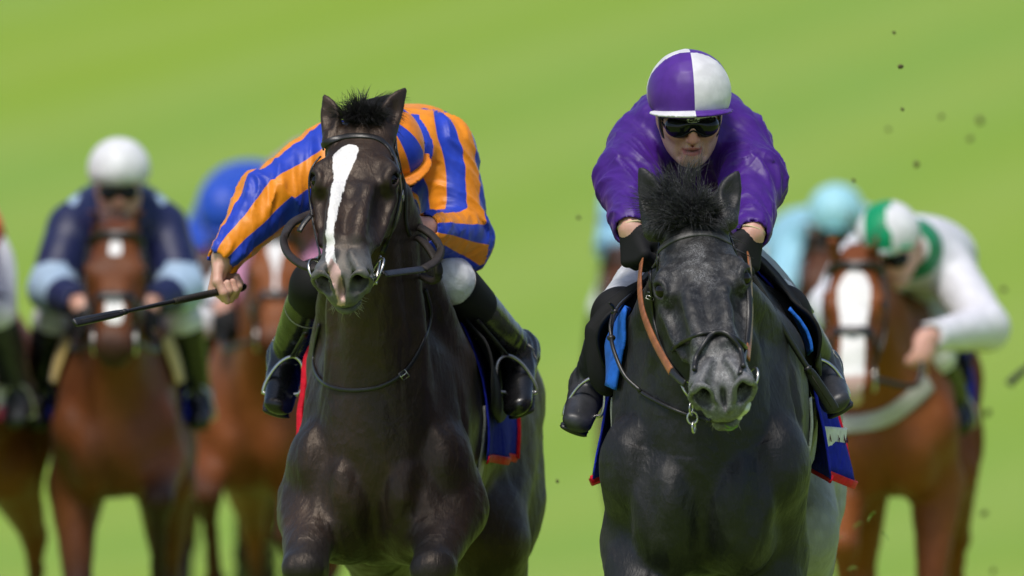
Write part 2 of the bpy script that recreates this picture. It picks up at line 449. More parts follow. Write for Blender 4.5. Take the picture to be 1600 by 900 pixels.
MT = {}
MT['black_leather'] = leather_mat('black_leather', (.016, .015, .015), .38)
MT['gloss_boot'] = leather_mat('boot_leather', (.010, .010, .011), .27, .25, 60, spec=.42, coat=(.2, .12))
MT['matte_black'] = plain_mat('matte_black_cloth', (.010, .010, .011), .75, bump=.15, scale=300, spec=.25)
MT['boot_soft'] = leather_mat('soft_boot_leather', (.040, .042, .048), .40, .3, 50, spec=.4)
MT['brown_leather'] = leather_mat('tan_leather', (.36, .13, .045), .4)
MT['steel'] = plain_mat('steel', (.62, .61, .58), .28, 1.0, .1, 200)
MT['brass'] = plain_mat('cream_piping', (.66, .54, .30), .5)
MT['rubber'] = leather_mat('rein_rubber', (.035, .028, .024), .6, .5, 260, spec=.3)
MT['eye'] = plain_mat('horse_eye', (.006, .004, .003), .06, spec=.35)
MT['black_hair'] = plain_mat('black_hair', (.022, .020, .020), .5, spec=.4, var=.5)
MT['grey_hair'] = plain_mat('grey_black_hair', (.075, .075, .08), .5, spec=.4, var=.75)
MT['white_hair'] = plain_mat('pale_whisker', (.42, .38, .3), .5)
MT['chestnut_hair'] = plain_mat('chestnut_hair', (.12, .04, .015), .5, var=.5)
MT['hoof'] = plain_mat('hoof_horn', (.05, .042, .036), .5, bump=.2)
MT['skin'] = skin_mat('skin')
MT['breeches'] = cloth_mat('white_breeches', (.74, .75, .78), .6, sheen=.2)
MT['red_trim'] = cloth_mat('red_trim', (.66, .010, .03), .6, sheen=.02)
MT['navy_cloth'] = cloth_mat('royal_blue_cloth', (.020, .028, .40), .8, sheen=.01, spec=.04)
MT['light_blue_cloth'] = cloth_mat('bright_blue_pad', (.02, .14, .62), .55, sheen=.02)
MT['white_cloth'] = cloth_mat('white_cloth', (.74, .72, .74), .6)
MT['girth'] = plain_mat('white_girth_web', (.55, .53, .50), .7, bump=.5, scale=200, var=.4)
MT['badge'] = plain_mat('badge_white', (.55, .56, .54), .5)
MT['lens'] = plain_mat('goggle_lens', (.006, .007, .008), .08, spec=.3)
MT['dirt'] = plain_mat('turf_soil', (.13, .115, .038), .9, bump=.6, scale=120, var=.6)
MT['grass_bit'] = plain_mat('grass_blade', (.14, .24, .025), .6)
MT['whip'] = leather_mat('whip_leather', (.016, .016, .018), .42, .3, 220)

# ------------------------------------------------------------------ ground: one turf sheet, level track then a long rising bank
def ground_z(x, y):
    t = np.clip(y - 62, 0, None)
    z = .085 * t * t / (t + 60) + .012 * (x * .5) * np.clip(t / 100, 0, 1)
    return z + .9 * np.sin(y * .021 + x * .004) * np.clip(t / 150, 0, 1)
def build_ground():
    xs = np.concatenate([np.linspace(-900, -60, 18), np.linspace(-50, 50, 41), np.linspace(60, 900, 18)])
    ys = np.concatenate([np.linspace(-120, 60, 24), np.linspace(63, 400, 110), np.linspace(410, 2600, 60)])
    X, Y = np.meshgrid(xs, ys, indexing='ij'); V = np.stack([X, Y, ground_z(X, Y)], -1).reshape(-1, 3); n, m = len(xs), len(ys)
    I = np.arange(n * m).reshape(n, m); F = np.stack([I[:-1, :-1], I[1:, :-1], I[1:, 1:], I[:-1, 1:]], -1).reshape(-1, 4)
    t = NT('racecourse_turf')
    def skew(kx, ky, ky2):   # long streaks running up the bank
        sp = t.node('SeparateXYZ'); t.L(t.obj(), sp.inputs[0]); cb = t.node('CombineXYZ')
        t.L(t.math('ADD', t.math('MULTIPLY', sp.outputs[0], kx), t.math('MULTIPLY', sp.outputs[1], ky)), cb.inputs[0]); t.L(t.math('MULTIPLY', sp.outputs[1], ky2), cb.inputs[1]); return cb.outputs[0]
    a = t.noise(1.0, 3, .55, vec=skew(.16, -.020, .012)); b = t.noise(.5, 5, .65); c = t.noise(9, 4, .7); far = t.noise(1.0, 2, .5, vec=skew(.03, .004, .011))
    w = t.node('TexWave', wave_type='BANDS', bands_direction='X'); w.inputs['Scale'].default_value = .11; w.inputs['Distortion'].default_value = .8; w.inputs['Detail'].default_value = 1; t.L(skew(1.0, -.15, .02), w.inputs[0])
    col = t.mix(t.ramp(far, .35, .65), GRASS[0], GRASS[1])
    col = t.mix(t.math('MULTIPLY', t.ramp(a, .35, .68), .9), col, GRASS[2])
    col = t.mix(t.math('MULTIPLY', t.ramp(w.outputs[0], .2, .8), .5), col, GRASS[4])
    col = t.mix(t.math('MULTIPLY', t.ramp(b, .4, .75), .35), col, GRASS[3])
    col = t.mix(t.math('MULTIPLY', t.ramp(c, .45, .8), .4), col, tuple(.55 * x for x in GRASS[0]))
    nor = t.bump(c, .6, .03)
    m_ = t.out(col, .85, nor, spec=.04)
    o = newmesh('turf_ground', V, F, m_); o['kind'] = 'structure'; o['label'] = 'bright green racecourse turf rising into a bank behind the field'
GRASS = [(.225, .345, .024), (.245, .360, .058), (.205, .340, .066), (.245, .325, .024), (.275, .378, .080)]
# ------------------------------------------------------------------ horse
def tab(xs, ys):
    """smooth 1-D table (monotone cubic look) -> function"""
    xs, ys = A(xs, float), A(ys, float); m = np.gradient(ys, xs); X = np.linspace(xs[0], xs[-1], 240)
    i = np.clip(np.searchsorted(xs, X) - 1, 0, len(xs) - 2); h = xs[i + 1] - xs[i]; t = (X - xs[i]) / h
    Yv = (2 * t ** 3 - 3 * t ** 2 + 1) * ys[i] + (t ** 3 - 2 * t ** 2 + t) * h * m[i] + (-2 * t ** 3 + 3 * t ** 2) * ys[i + 1] + (t ** 3 - t ** 2) * h * m[i + 1]
    return lambda x: np.interp(x, X, Yv)
HU = [-.03, .04, .10, .16, .20, .28, .36, .44, .50, .54, .58]
H_D = tab(HU, [-.035, -.008, .004, .010, .008, .002, -.002, -.008, -.016, -.028, -.05])
H_V = tab(HU, [-.13, -.175, -.215, -.235, -.235, -.210, -.175, -.148, -.136, -.13, -.12])
H_T = tab(HU, [.062, .090, .103, .107, .106, .100, .087, .069, .058, .052, .042])      # half width high on the face
H_B = tab(HU, [.062, .076, .084, .086, .082, .066, .052, .043, .041, .040, .034])      # half width low at the jaw
def head_loft(p):
    w, u, v = np.abs(p[:, 0]), p[:, 1], p[:, 2]; uc = np.clip(u, -.03, .56)
    vd, vv = H_D(uc), H_V(uc); hh = (vd - vv) / 2; s = (v - (vd + vv) / 2) / hh; t = np.clip(.5 + .5 * s, 0, 1)
    hw = H_B(uc) + (H_T(uc) - H_B(uc)) * np.clip(t * 1.25, 0, 1)
    n = 2.5; Fv = ((w / hw) ** n + np.abs(s) ** n) ** (1 / n); d = (Fv - 1) * np.minimum(hw, hh)
    e = np.abs(u - uc); return np.where(e > 0, np.sqrt(np.maximum(d, 0) ** 2 + e * e) + np.minimum(d, 0), d)
def head_frame(pitch, roll=0.0, yaw=0.0):
    c, s_ = math.cos(pitch), math.sin(pitch)
    M = A([[1, 0, 0], [0, -c, -s_], [0, -s_, c]]).T      # columns: w lateral, u poll->muzzle, v face normal
    M = rotm('Y', -roll) @ M; return rotm('Z', yaw) @ M
def head_ops(s, detail=True, mouth=.0):
    s.raw(head_loft, (-.125, -.03, -.25), (.125, .60, .03), k=.03)
    s.ell((0, .02, -.05), (.062, .055, .05), k=.04)
    for q in (-1, 1):
        s.ell((q * .064, .14, -.155), (.036, .10, .088), k=.03)                      # cheek
        s.ell((q * .088, .203, -.034), (.026, .046, .034), k=.03)                     # orbit
        s.tube([(q * .072, .140, -.003), (q * .090, .168, -.006), (q * .100, .195, -.008)], [.009, .011, .010], k=.028)
        s.tube([(q * .100, .245, -.062), (q * .088, .31, -.078), (q * .074, .385, -.088)], [.012, .012, .006], k=.028)   # facial crest
        s.ell((q * .074, .108, .016), (.014, .034, .014), k=.03, op='s')             # hollow above the eye
        s.tube([(q * .044, .27, .004), (q * .040, .36, .002), (q * .034, .44, -.006)], [.008, .009, .009], k=.05)   # nasal bone edge
        s.ell((q * .084, .33, -.035), (.020, .07, .022), k=.04, op='s')               # hollow beside the nose
        # nostril
        s.ell((q * .043, .508, -.066), (.028, .055, .046), k=.022)
        s.ell((q * .050, .538, -.062), (.028, .036, .045), k=.016)
    s.ell((0, .545, -.098), (.045, .036, .044), k=.03)                                # upper lip
    s.ell((0, .566, -.108), (.041, .028, .030), k=.02)
    s.ell((0, .528, -.156 - mouth), (.037, .046, .022), k=.016)                      # lower lip
    s.ell((0, .482, -.166 - mouth), (.033, .040, .026), k=.025)                      # chin
    if detail:
        s.ell((0, .565, -.141 - mouth * .5), (.060, .05, .004 + mouth * .4), k=.008, op='s')
        s.ell((0, .580, -.066), (.007, .022, .030), k=.016, op='s')
        for q in (-1, 1):
            s.ell((q * .050, .568, -.058), (.0195, .040, .034), rotm('Z', q * .35) @ rotm('Y', q * .38), k=.007, op='s')
            s.ell((q * .043, .53, -.052), (.014, .040, .024), k=.01, op='s')
            s.tube([(q * .070, .572, -.030), (q * .079, .556, -.064), (q * .064, .556, -.100)], [.004, .005, .004], k=.012)   # outer rim
            s.tube([(q * .068, .574, -.030), (q * .047, .574, -.016), (q * .028, .580, -.032), (q * .024, .584, -.064)], [.005, .0075, .006, .004], k=.012)
            s.tube([(q * .022, .50, -.012), (q * .040, .545, -.018), (q * .060, .565, -.020)], [.006, .008, .006], k=.02)
            # eye opening with lids, facing out, forward and up
            n = nrm(A((q * .78, .34, .52))); a = nrm(A((0, 1., 0)) - n * n[1]); b = np.cross(n, a) * q; ce = A((q * .0945, .208, -.0235)); Re = np.stack([a, b, n], 1)
            s.ell(ce + n * .016, (.0205, .0150, .021), Re, k=.006, op='s')
            th = np.linspace(0, 2 * math.pi, 17); rim = [ce + n * (.0125 - .0035 * math.cos(t) ** 2) + a * (.0215 * math.cos(t)) + b * (.0155 * math.sin(t)) for t in th]
            s.tube(rim, .0042, k=.007, n=33)
            s.tube([ce + n * .012 + a * (.026 * math.cos(t)) - b * (.024 * abs(math.sin(t)) * (1 if b[2] < 0 else -1)) for t in np.linspace(.3, 2.8, 5)], .0035, k=.012)
            # veins and wrinkles
            s.tube([(q * .086, .25, -.12), (q * .076, .31, -.10), (q * .064, .40, -.080), (q * .05, .46, -.055)], [.003, .004, .004, .003], k=.012)
def ear_ops(s, base, tip, face, w=.030, sign=1):
    """leaf shaped ear base->tip, hollow turned to 'face' (frame space)"""
    base, tip = A(base, float), A(tip, float); d = tip - base; L = np.linalg.norm(d); f = nrm(A(face, float)); f = nrm(f - (f @ d / L) * d / L); sd_ = nrm(np.cross(f, d))
    ax = [base + d * t + f * L * b + sd_ * sign * L * c for t, b, c in ((-.12, 0, 0), (.18, -.02, .03), (.45, -.03, .05), (.72, -.01, .03), (.92, .02, -.01), (1, .04, -.03))]
    s.tube(ax, [w * .85, w * .98, w * 1.0, w * .74, w * .34, w * .06], rb=[w * .75, w * .62, w * .5, w * .34, w * .18, w * .05], up=f, k=.02, n=19)
    in_ = [p + f * w * .55 for p in ax[1:5]]
    s.tube(in_, [w * .35, w * .70, w * .52, w * .12], rb=[w * .2, w * .46, w * .30, w * .1], up=f, k=.008, op='s', n=13)

def leg_fore(s, q, elbow, knee, fet, hoof, x=.19, detail=True):
    sh = (q * .155, .07, 1.13); e, k_, f, h = [A((q * abs(p[0]) + 0, p[1], p[2]), float) for p in (elbow, knee, fet, hoof)]
    s.tube([sh, e], [.085, .085], k=.06)
    m = (e * .62 + k_ * .38)
    s.tube([e, m, k_], [.100, .078, .050], k=.05)
    s.ell2(e * .9 + k_ * .1 + A((q * .012, -.015, .02)), m, .070, .066, .04, k=.035)
    s.ell2(e * .85 + k_ * .15 + A((-q * .03, .01, -.01)), m + A((-q * .02, 0, 0)), .050, .05, .03, k=.03)
    d = nrm(k_ - e)
    s.ell2(k_ - d * .05, k_ + nrm(f - k_) * .05, .052, .050, .01, k=.03)
    s.ell(k_ - d * -.012, (.050, .046, .046), k=.02)
    s.tube([k_, k_ * .5 + f * .5, f], [.043, .031, .034], k=.03)
    s.ell(f, .040, k=.02); s.tube([f, f * .35 + h * .65], [.036, .034], k=.02)
def leg_hind(s, q, stifle, hock, fet, hoof):
    hip = A((q * .125, 1.32, 1.28)); st, k_, f, h = [A((q * abs(p[0]), p[1], p[2]), float) for p in (stifle, hock, fet, hoof)]
    s.tube([hip, st], [.150, .105], k=.08)
    s.ell2(hip + A((q * .03, .12, -.05)), st + A((0, .18, -.08)), .13, .12, .02, k=.07)
    s.tube([st, st * .5 + k_ * .5 + A((0, .03, 0)), k_], [.115, .085, .048], k=.06)
    s.ell(k_, (.046, .055, .06), k=.03); s.tube([k_, k_ * .5 + f * .5, f], [.042, .033, .036], k=.03)
    s.ell(f, .042, k=.02); s.tube([f, f * .35 + h * .65], [.037, .035], k=.02)
FORE = dict(
    fold=((0.177, .10, 1.015), (0.170, -.19, .86), (0.162, .02, .52), (0.162, .16, .45)),
    half=((0.172, .17, .93), (0.162, -.19, .70), (0.152, -.07, .36), (0.152, .06, .30)),
    reach=((0.162, .15, .93), (0.142, -.20, .63), (0.132, -.46, .33), (0.132, -.56, .24)),
    down=((0.162, .20, .91), (0.142, .06, .50), (0.132, .10, .15), (0.132, .03, .05)),
    back=((0.162, .24, .92), (0.132, .22, .52), (0.122, .50, .26), (0.122, .60, .22)))
HIND = dict(
    push=((.155, 1.08, .96), (.17, 1.60, .70), (.16, 1.76, .36), (.16, 1.84, .24)),
    under=((.165, .98, .92), (.17, 1.28, .56), (.15, 1.00, .24), (.15, .90, .14)),
    mid=((.16, 1.03, .93), (.17, 1.42, .58), (.15, 1.36, .2), (.15, 1.28, .07)))

def body_ops(s, neck_to, legs, detail=True, nw=1.0):
    """barrel, shoulders, quarters and neck in the horse frame; neck_to = (throat point, poll point) in the frame"""
    s.ell((0, .64, 1.25), (.228, .60, .36), k=.1)
    s.ell((0, .30, 1.23), (.215, .38, .36), k=.1)
    s.ell((0, .13, 1.13), (.20, .21, .26), k=.08)
    s.ell((0, 1.10, 1.30), (.24, .45, .28), k=.1)
    s.ell((0, 1.30, 1.33), (.24, .36, .27), k=.1)
    s.tube([(0, .22, 1.50), (0, .42, 1.575), (0, .62, 1.54), (0, 1.1, 1.52), (0, 1.35, 1.54)], [.07, .065, .08, .11, .12], k=.08)
    for q in (-1, 1):
        s.ell2((q * .09, .40, 1.50), (q * .150, .09, 1.16), .11, .075, .03, side=(1, 0, 0), k=.06)      # shoulder blade
        s.ell((q * .160, .030, 1.12), (.066, .085, .11), k=.026)                                # point of shoulder
        s.ell((q * .086, -.012, 1.045), (.086, .10, .130), k=.014 if detail else .04)             # breast
        s.ell((q * .085, .05, .965), (.085, .12, .10), k=.03)
        s.ell2((q * .165, .05, 1.22), (q * .14, .03, 1.02), .07, .06, .02, k=.03)
    po, th = A(neck_to[0], float), A(neck_to[1], float); b0 = A((0, .24, 1.27)); mid = po * .5 + b0 * .5 + A((0, 0, .03))
    up = nrm(A((0, .35, 1.)))
    s.tube([b0, b0 * .68 + mid * .32, mid, po * .75 + b0 * .25, po], [.165 * nw, .142 * nw, .112 * nw, .09 * nw, .078], rb=[.27, .225, .165, .13, .10], up=up, k=.075, n=17)
    s.tube([th, th * .55 + A((0, .06, 1.18)) * .45, (0, .06, 1.16)], [.05, .085 * nw, .11], k=.06)
    if detail:
        for q in (-1, 1):
            m = th * .5 + A((0, .0, 1.15)) * .5
            s.tube([th + A((q * .055, .02, 0)), m + A((q * .10, .06, .02)), (q * .085, .0, 1.13)], [.028, .034, .04], k=.03)   # muscle strands under the neck
            s.tube([po * .8 + b0 * .2 + A((q * .08, 0, 0)), mid + A((q * .105, 0, .02)), (q * .17, .28, 1.40)], [.03, .045, .05], k=.05)
        s.tube([(0, -.125, 1.20), (0, -.125, 1.06), (0, -.115, .93)], [.008, .014, .010], k=.022, op='s')
        for q in (-1, 1):
            s.ell2((q * .165, -.075, 1.22), (q * .125, -.100, 1.0), .012, .016, side=(1, 0, 0), k=.06, op='s')
            s.tube([(q * .205, .13, 1.36), (q * .215, .12, 1.2), (q * .205, .10, 1.05)], [.005, .008, .005], k=.03, op='s')
    for q, n in ((-1, legs[0]), (1, legs[1])): leg_fore(s, q, *(FORE[n] if isinstance(n, str) else n), detail=detail)
    for q, n in ((-1, legs[2]), (1, legs[3])): leg_hind(s, q, *(HIND[n] if isinstance(n, str) else n))

def hoof_part(root, S, f, h, mat):
    s = SDF(); s.O, s.M, s.sc = S.O, S.M, S.sc; f, h = A(f, float), A(h, float); d = nrm(h - f)
    s.tube([h - d * .035, h + d * .035], [.042, .055], k=.01); s.plane(h + d * .045, d, .004)
    return sculpt('hoof', s, mat, root, .012)

def strands(rng, roots, dirs, length, rad, curl, n=6, grav=(0, 0, -.3), jit=.3, nseg=3, group=0):
    """many hair strands joined into one mesh"""
    Vs, Fs, o = [], [], 0
    cg = [(rng.normal(size=3) * curl, .6 + .6 * rng.random()) for _ in range(max(1, group))]
    for k_, (p, d) in enumerate(zip(roots, dirs)):
        L = length * (0.55 + .6 * rng.random()); d = nrm(d + rng.normal(size=3) * jit); X = [A(p)]; c = rng.normal(size=3) * curl
        if group: c = cg[k_ % group][0] + rng.normal(size=3) * curl * .25; L = length * cg[k_ % group][1] * (.8 + .3 * rng.random())
        for i in range(n - 1):
            d = nrm(d + (c + A(grav)) / n); X.append(X[-1] + d * L / (n - 1))
        r = rad * (.6 + .8 * rng.random()) * A([1, 1, .9, .75, .5, .12])[np.linspace(0, 5, n).astype(int)]
        V, F = tube_mesh(X, r, nseg); Vs.append(V); Fs += [[i + o for i in f] for f in F]; o += len(V)
    return np.concatenate(Vs), Fs

def build_horse(name, label, loc, yaw, sc, poll, head, legs, mat, hair, ears, detail=True, h=.022, hf=None, blaze=None, pinks=None,
                points=True, group=None, hsc=1.0, mouth=0.0, roanf=None, muz=None, nw=1.0, mane_n=160):
    """loc: ground point under the chest; poll: world point; head=(pitch,roll,yaw)"""
    M = rotm('Z', yaw); s = SDF().frame(loc, M, sc); HM = head_frame(*head); hs = sc * hsc
    tofr = lambda p: (A(p) - A(loc)) @ M / sc
    hp = lambda *q: A(poll) + (A(q, float) * hs) @ HM.T
    body_ops(s, (tofr(hp(0, -.01, -.09)), tofr(hp(0, .05, -.19))), legs, detail, nw)
    FR = (s.O, s.M, s.sc)
    s.frame(poll, HM, hs); head_ops(s, detail, mouth)
    s.frame()
    for b, t, f, w, sg in ears: ear_ops(s, b, t, f, w, sg)
    s.frame(*FR)
    if detail:
        def sinew(p):
            q = (p - A(loc)) @ M; return -.0045 * np.clip(1 - np.abs(pnoise(q * A((7, 6, 2.6)) + 3)) * 3.2, 0, 1) ** 2 * np.clip((1.5 - q[:, 2]) / .2, 0, 1) * (np.linalg.norm((p - A(poll)), axis=1) > .62) + .0022 * np.clip(1 - np.abs(pnoise(q * A((11, 9, 5)) + 9)) * 4, 0, 1) ** 2
        s.disp(lambda p: sinew(p) + .0045 * pnoise(p * 8) + .0032 * pnoise(p * 19) + .0012 * pnoise(p * 44))
    root = thing(name, label, 'horse', loc, group)
    hd_o, hm = A(poll), HM
    def attrs(V):
        H = (V - hd_o) @ hm / hs; L = (V - A(loc)) @ M / sc; out = {}
        z = np.zeros(len(V)); inhead = (H[:, 1] > -.02) & (H[:, 1] < .66) & (np.abs(H[:, 0]) < .13) & (H[:, 2] > -.2)
        mk = z - .05
        if blaze is not None:
            us, ws, hw = A(blaze).T; w0 = np.interp(H[:, 1], us, ws); hw_ = np.interp(H[:, 1], us, hw, left=-.05, right=-.05)
            mk = np.where(inhead & (H[:, 2] > -.12), hw_ - np.abs(H[:, 0] - w0), -.05)
        out['mark'] = mk
        pk = np.minimum(mk + .002, (H[:, 1] - .548) * .5 + .01 * (H[:, 0] > -.03)) if blaze is not None and pinks == 'nose' else z - .05
        for (u0, w0, v0, r) in (pinks if isinstance(pinks, list) else []):
            pk = np.maximum(pk, r - np.sqrt((H[:, 1] - u0) ** 2 + ((H[:, 0] - w0) * 1.6) ** 2 + ((H[:, 2] - v0) * 1.0) ** 2))
        out['pink'] = pk
        leg = np.clip((.62 - L[:, 2]) / .12, 0, 1)
        for i_ in (0, 1):
            jt = FORE[legs[i_]] if isinstance(legs[i_], str) else legs[i_]; jt = [A(((-1, 1)[i_] * q_[0], q_[1], q_[2])) for q_ in jt[:3]]
            S_, PH_, dd_ = limb_uv(L, jt, (0, -1, .2)); le = np.linalg.norm(jt[1] - jt[0]); leg = np.maximum(leg, np.clip((S_ - le * .55) / (le * .5), 0, 1) * np.clip((.13 - dd_) / .04, 0, 1))
        mz = np.clip((H[:, 1] - .47) / .07, 0, 1) * inhead
        earz = np.where(H[:, 1] < .0, np.clip((H[:, 2] - .09) / .06, 0, 1), 0) * (np.abs(H[:, 0]) < .2)
        out['points'] = np.clip((leg if points else z) + .8 * mz * (points or muz is not None) + .5 * earz, 0, 1) * .85
        # deep nostril and mouth lining
        no = z.copy()
        for q in (-1, 1): no = np.maximum(no, np.clip(1.3 - np.sqrt(((H[:, 0] - q * .043) / .022) ** 2 + ((H[:, 1] - .525) / .035) ** 2 + ((H[:, 2] + .055) / .028) ** 2), 0, 1))
        out['points'] = np.maximum(out['points'], np.clip(no * 1.6, 0, 1))
        out['roan'] = np.clip((H[:, 1] + .02) / .1, 0, 1) * inhead if roanf is None else roanf(H, L, inhead)
        out['rear'] = np.clip((L[:, 1] - .38) / .35, 0, 1)
        out['muz'] = (np.clip((H[:, 1] - .44) / .10, 0, 1) * inhead * (1 - np.clip(no * 2, 0, 1))) if muz is None else muz(H, inhead) * (1 - np.clip(no * 2, 0, 1))
        return out
    lo, hi = s.bounds(.03)
    if hf:
        yh = [hp(0, u, v)[1] for u in (-.1, .62) for v in (-.2, .12)]
        zz = [hp(0, u, v)[2] for u in (-.12, .64) for v in (-.2, .05)]
        fine = (None, (min(yh), max(yh) + .02, hf), (min(zz), hi[2], hf))
        hx = hp(0, .3, 0)[0]; fine = ((hx - .16, hx + .16, hf), fine[1], fine[2])
    else: fine = (None, None, None)
    sculpt('body', s, mat, root, h, attrs, (lo, hi), fine)
    for q in (-1, 1):
        c = hp(q * .0945, .208, -.0235); r = .0205 * hs
        bm_v, bm_f = uv_sphere(c, r, 20, 14); e = newmesh('eye', bm_v, bm_f, MT['eye'], root)
    T = SDF().frame(*FR)
    for i, n in enumerate(legs):
        j = (FORE if i < 2 else HIND)[n] if isinstance(n, str) else n; q = -1 if i % 2 == 0 else 1
        if detail or i < 2: hoof_part(root, T, (q * j[2][0], *j[2][1:]), (q * j[3][0], *j[3][1:]), MT['hoof'])
    # mane along the crest and tail
    rng = np.random.RandomState(hash_(name + str(loc[0])))
    if mane_n:
        b0 = A(loc) + (A((0, .30, 1.53)) * sc) @ M.T; t0 = hp(0, -.05, -.02); ro, di = [], []
        for i in range(mane_n):
            f = rng.random(); p = t0 * (1 - f) + b0 * f; p[2] += .06 * math.sin(f * 3.1) * .3; ro.append(p + rng.normal(size=3) * .006); di.append((rng.choice([-.2, 1.0]) * .8, .5, .35))
        ro, _ = s.snap(A(ro), -.004); V, F = strands(rng, ro, A(di), .13, .0026, .5, grav=(0, .3, -.9)); newmesh('mane', V, F, hair, root)
        tb = A(loc) + (A((0, 1.64, 1.42)) * sc) @ M.T; ro = tb + rng.normal(size=(90, 3)) * .018
        V, F = strands(rng, ro, np.tile(A((0, 1, .1)) @ M.T, (90, 1)), .75, .005, .06, grav=(0, 0, -1.3), jit=.05, n=7); newmesh('tail', V, F, hair, root)
    return dict(root=root, s=s, hp=hp, fr=FR, rng=rng, HM=HM, hs=hs, loc=A(loc), M=M, sc=sc, lw=lambda *q: A(loc) + (A(q, float) * sc) @ M.T)
def hash_(t):
    v = 7
    for c in t: v = (v * 131 + ord(c)) % 100003
    return v
def uv_sphere(c, r, nu=16, nv=10, sc3=(1, 1, 1), Mx=None):
    V = []; F = []
    for j in range(nv + 1):
        th = math.pi * j / nv
        for i in range(nu): V.append((math.sin(th) * math.cos(2 * math.pi * i / nu) * sc3[0], math.sin(th) * math.sin(2 * math.pi * i / nu) * sc3[1], math.cos(th) * sc3[2]))
    for j in range(nv):
        for i in range(nu):
            a, b = j * nu + i, j * nu + (i + 1) % nu; F.append([a, a + nu, b + nu, b])
    V = A(V) * r
    if Mx is not None: V = V @ Mx.T
    return V + A(c), F
# ------------------------------------------------------------------ riders
def hand_frame(y, x):
    y = nrm(A(y, float)); x = A(x, float); x = nrm(x - (x @ y) * y); return np.stack([x, y, np.cross(x, y)], 1)
def hand_ops(s, wrist, M, sg=1, sc=1.0, bend=(72, 84, 48), fat=0.0, spread=1.0, thumb=None, simple=False):
    """frame columns: x thumb side, y to the knuckles, z back of the hand (sg flips z for the other hand)"""
    M = M.copy(); M[:, 2] *= sg; s.frame(wrist, M, sc)
    if simple:
        s.ell((0, .045, -.004), (.045 + fat, .055, .024 + fat), k=.01)
        for x in (.030, .010, -.011, -.030): s.tube([(x, .085, 0), (x, .100, -.030), (x, .070, -.045)], [.012 + fat] * 3, k=.004, n=3)
        s.tube([(.035, .03, -.01), (.050, .07, -.035)], [.014 + fat, .011 + fat], k=.01); s.frame(); return
    s.tube([(0, -.035, 0), (0, .01, 0)], [.025 + fat, .027 + fat], rb=[.020 + fat, .019 + fat], up=(0, 0, 1), k=.015)
    for i, x in enumerate((.030, .010, -.011, -.030)):
        s.tube([(x * .45, .012, .0), (x, .088 - abs(x - .005) * .25, .002)], [.0155 + fat, .0135 + fat], k=.012)
    s.tube([(.016, .02, -.010), (.026, .055, -.014)], [.019 + fat, .014 + fat], k=.014)
    s.tube([(-.022, .03, -.010), (-.026, .07, -.010)], [.014 + fat, .012 + fat], k=.014)
    L = ((.044, .027, .022), (.048, .030, .024), (.044, .028, .023), (.034, .022, .020))
    for i, x in enumerate((.030, .010, -.011, -.030)):
        p = A((x, .088 - abs(x - .005) * .25, .001)); a = 0; r = (.0102, .0098, .0094, .0088)[i] + fat; pts = [p]; rr = [r * 1.1]
        for j in range(3):
            a += R(bend[j] + (i - 1.5) * 4 * (1 if j == 0 else 0)); p = p + A((x * .04 * (1 - j) * spread, math.cos(a), -math.sin(a))) * A((1, 1, 1)) * L[i][j]; pts.append(p); rr.append(r * (1.0, .95, .82)[j])
        for j in range(3): s.tube([pts[j], pts[j + 1]], [rr[j] * 1.06, rr[j + 1] * 1.06], k=.004)
    t = thumb or [(.030, .022, -.010), (.050, .050, -.026), (.046, .078, -.042), (.030, .098, -.050)]
    for j in range(3): s.tube([t[j], t[j + 1]], [(.0155, .0125, .0112, .0090)[j] + fat, (.0155, .0125, .0112, .0090)[j + 1] + fat], k=.006)
    s.frame()
def limb_uv(p, pts, ref):
    """distance along a limb, signed angle round it, distance from its axis"""
    pts = A(pts, float); best = np.full(len(p), 9.); S = np.zeros(len(p)); PH = np.zeros(len(p)); acc = 0
    for a, b in zip(pts[:-1], pts[1:]):
        d = b - a; L = np.linalg.norm(d); t = d / L; h = np.clip((p - a) @ t / L, 0, 1); q = p - a - np.outer(h * L, t); dd = np.linalg.norm(q, axis=1)
        u = nrm(A(ref, float) - (A(ref, float) @ t) * t); w = np.cross(t, u); ph = np.arctan2(q @ w, q @ u); m = dd < best
        best = np.where(m, dd, best); S = np.where(m, acc + h * L, S); PH = np.where(m, ph, PH); acc += L
    return S, PH, best
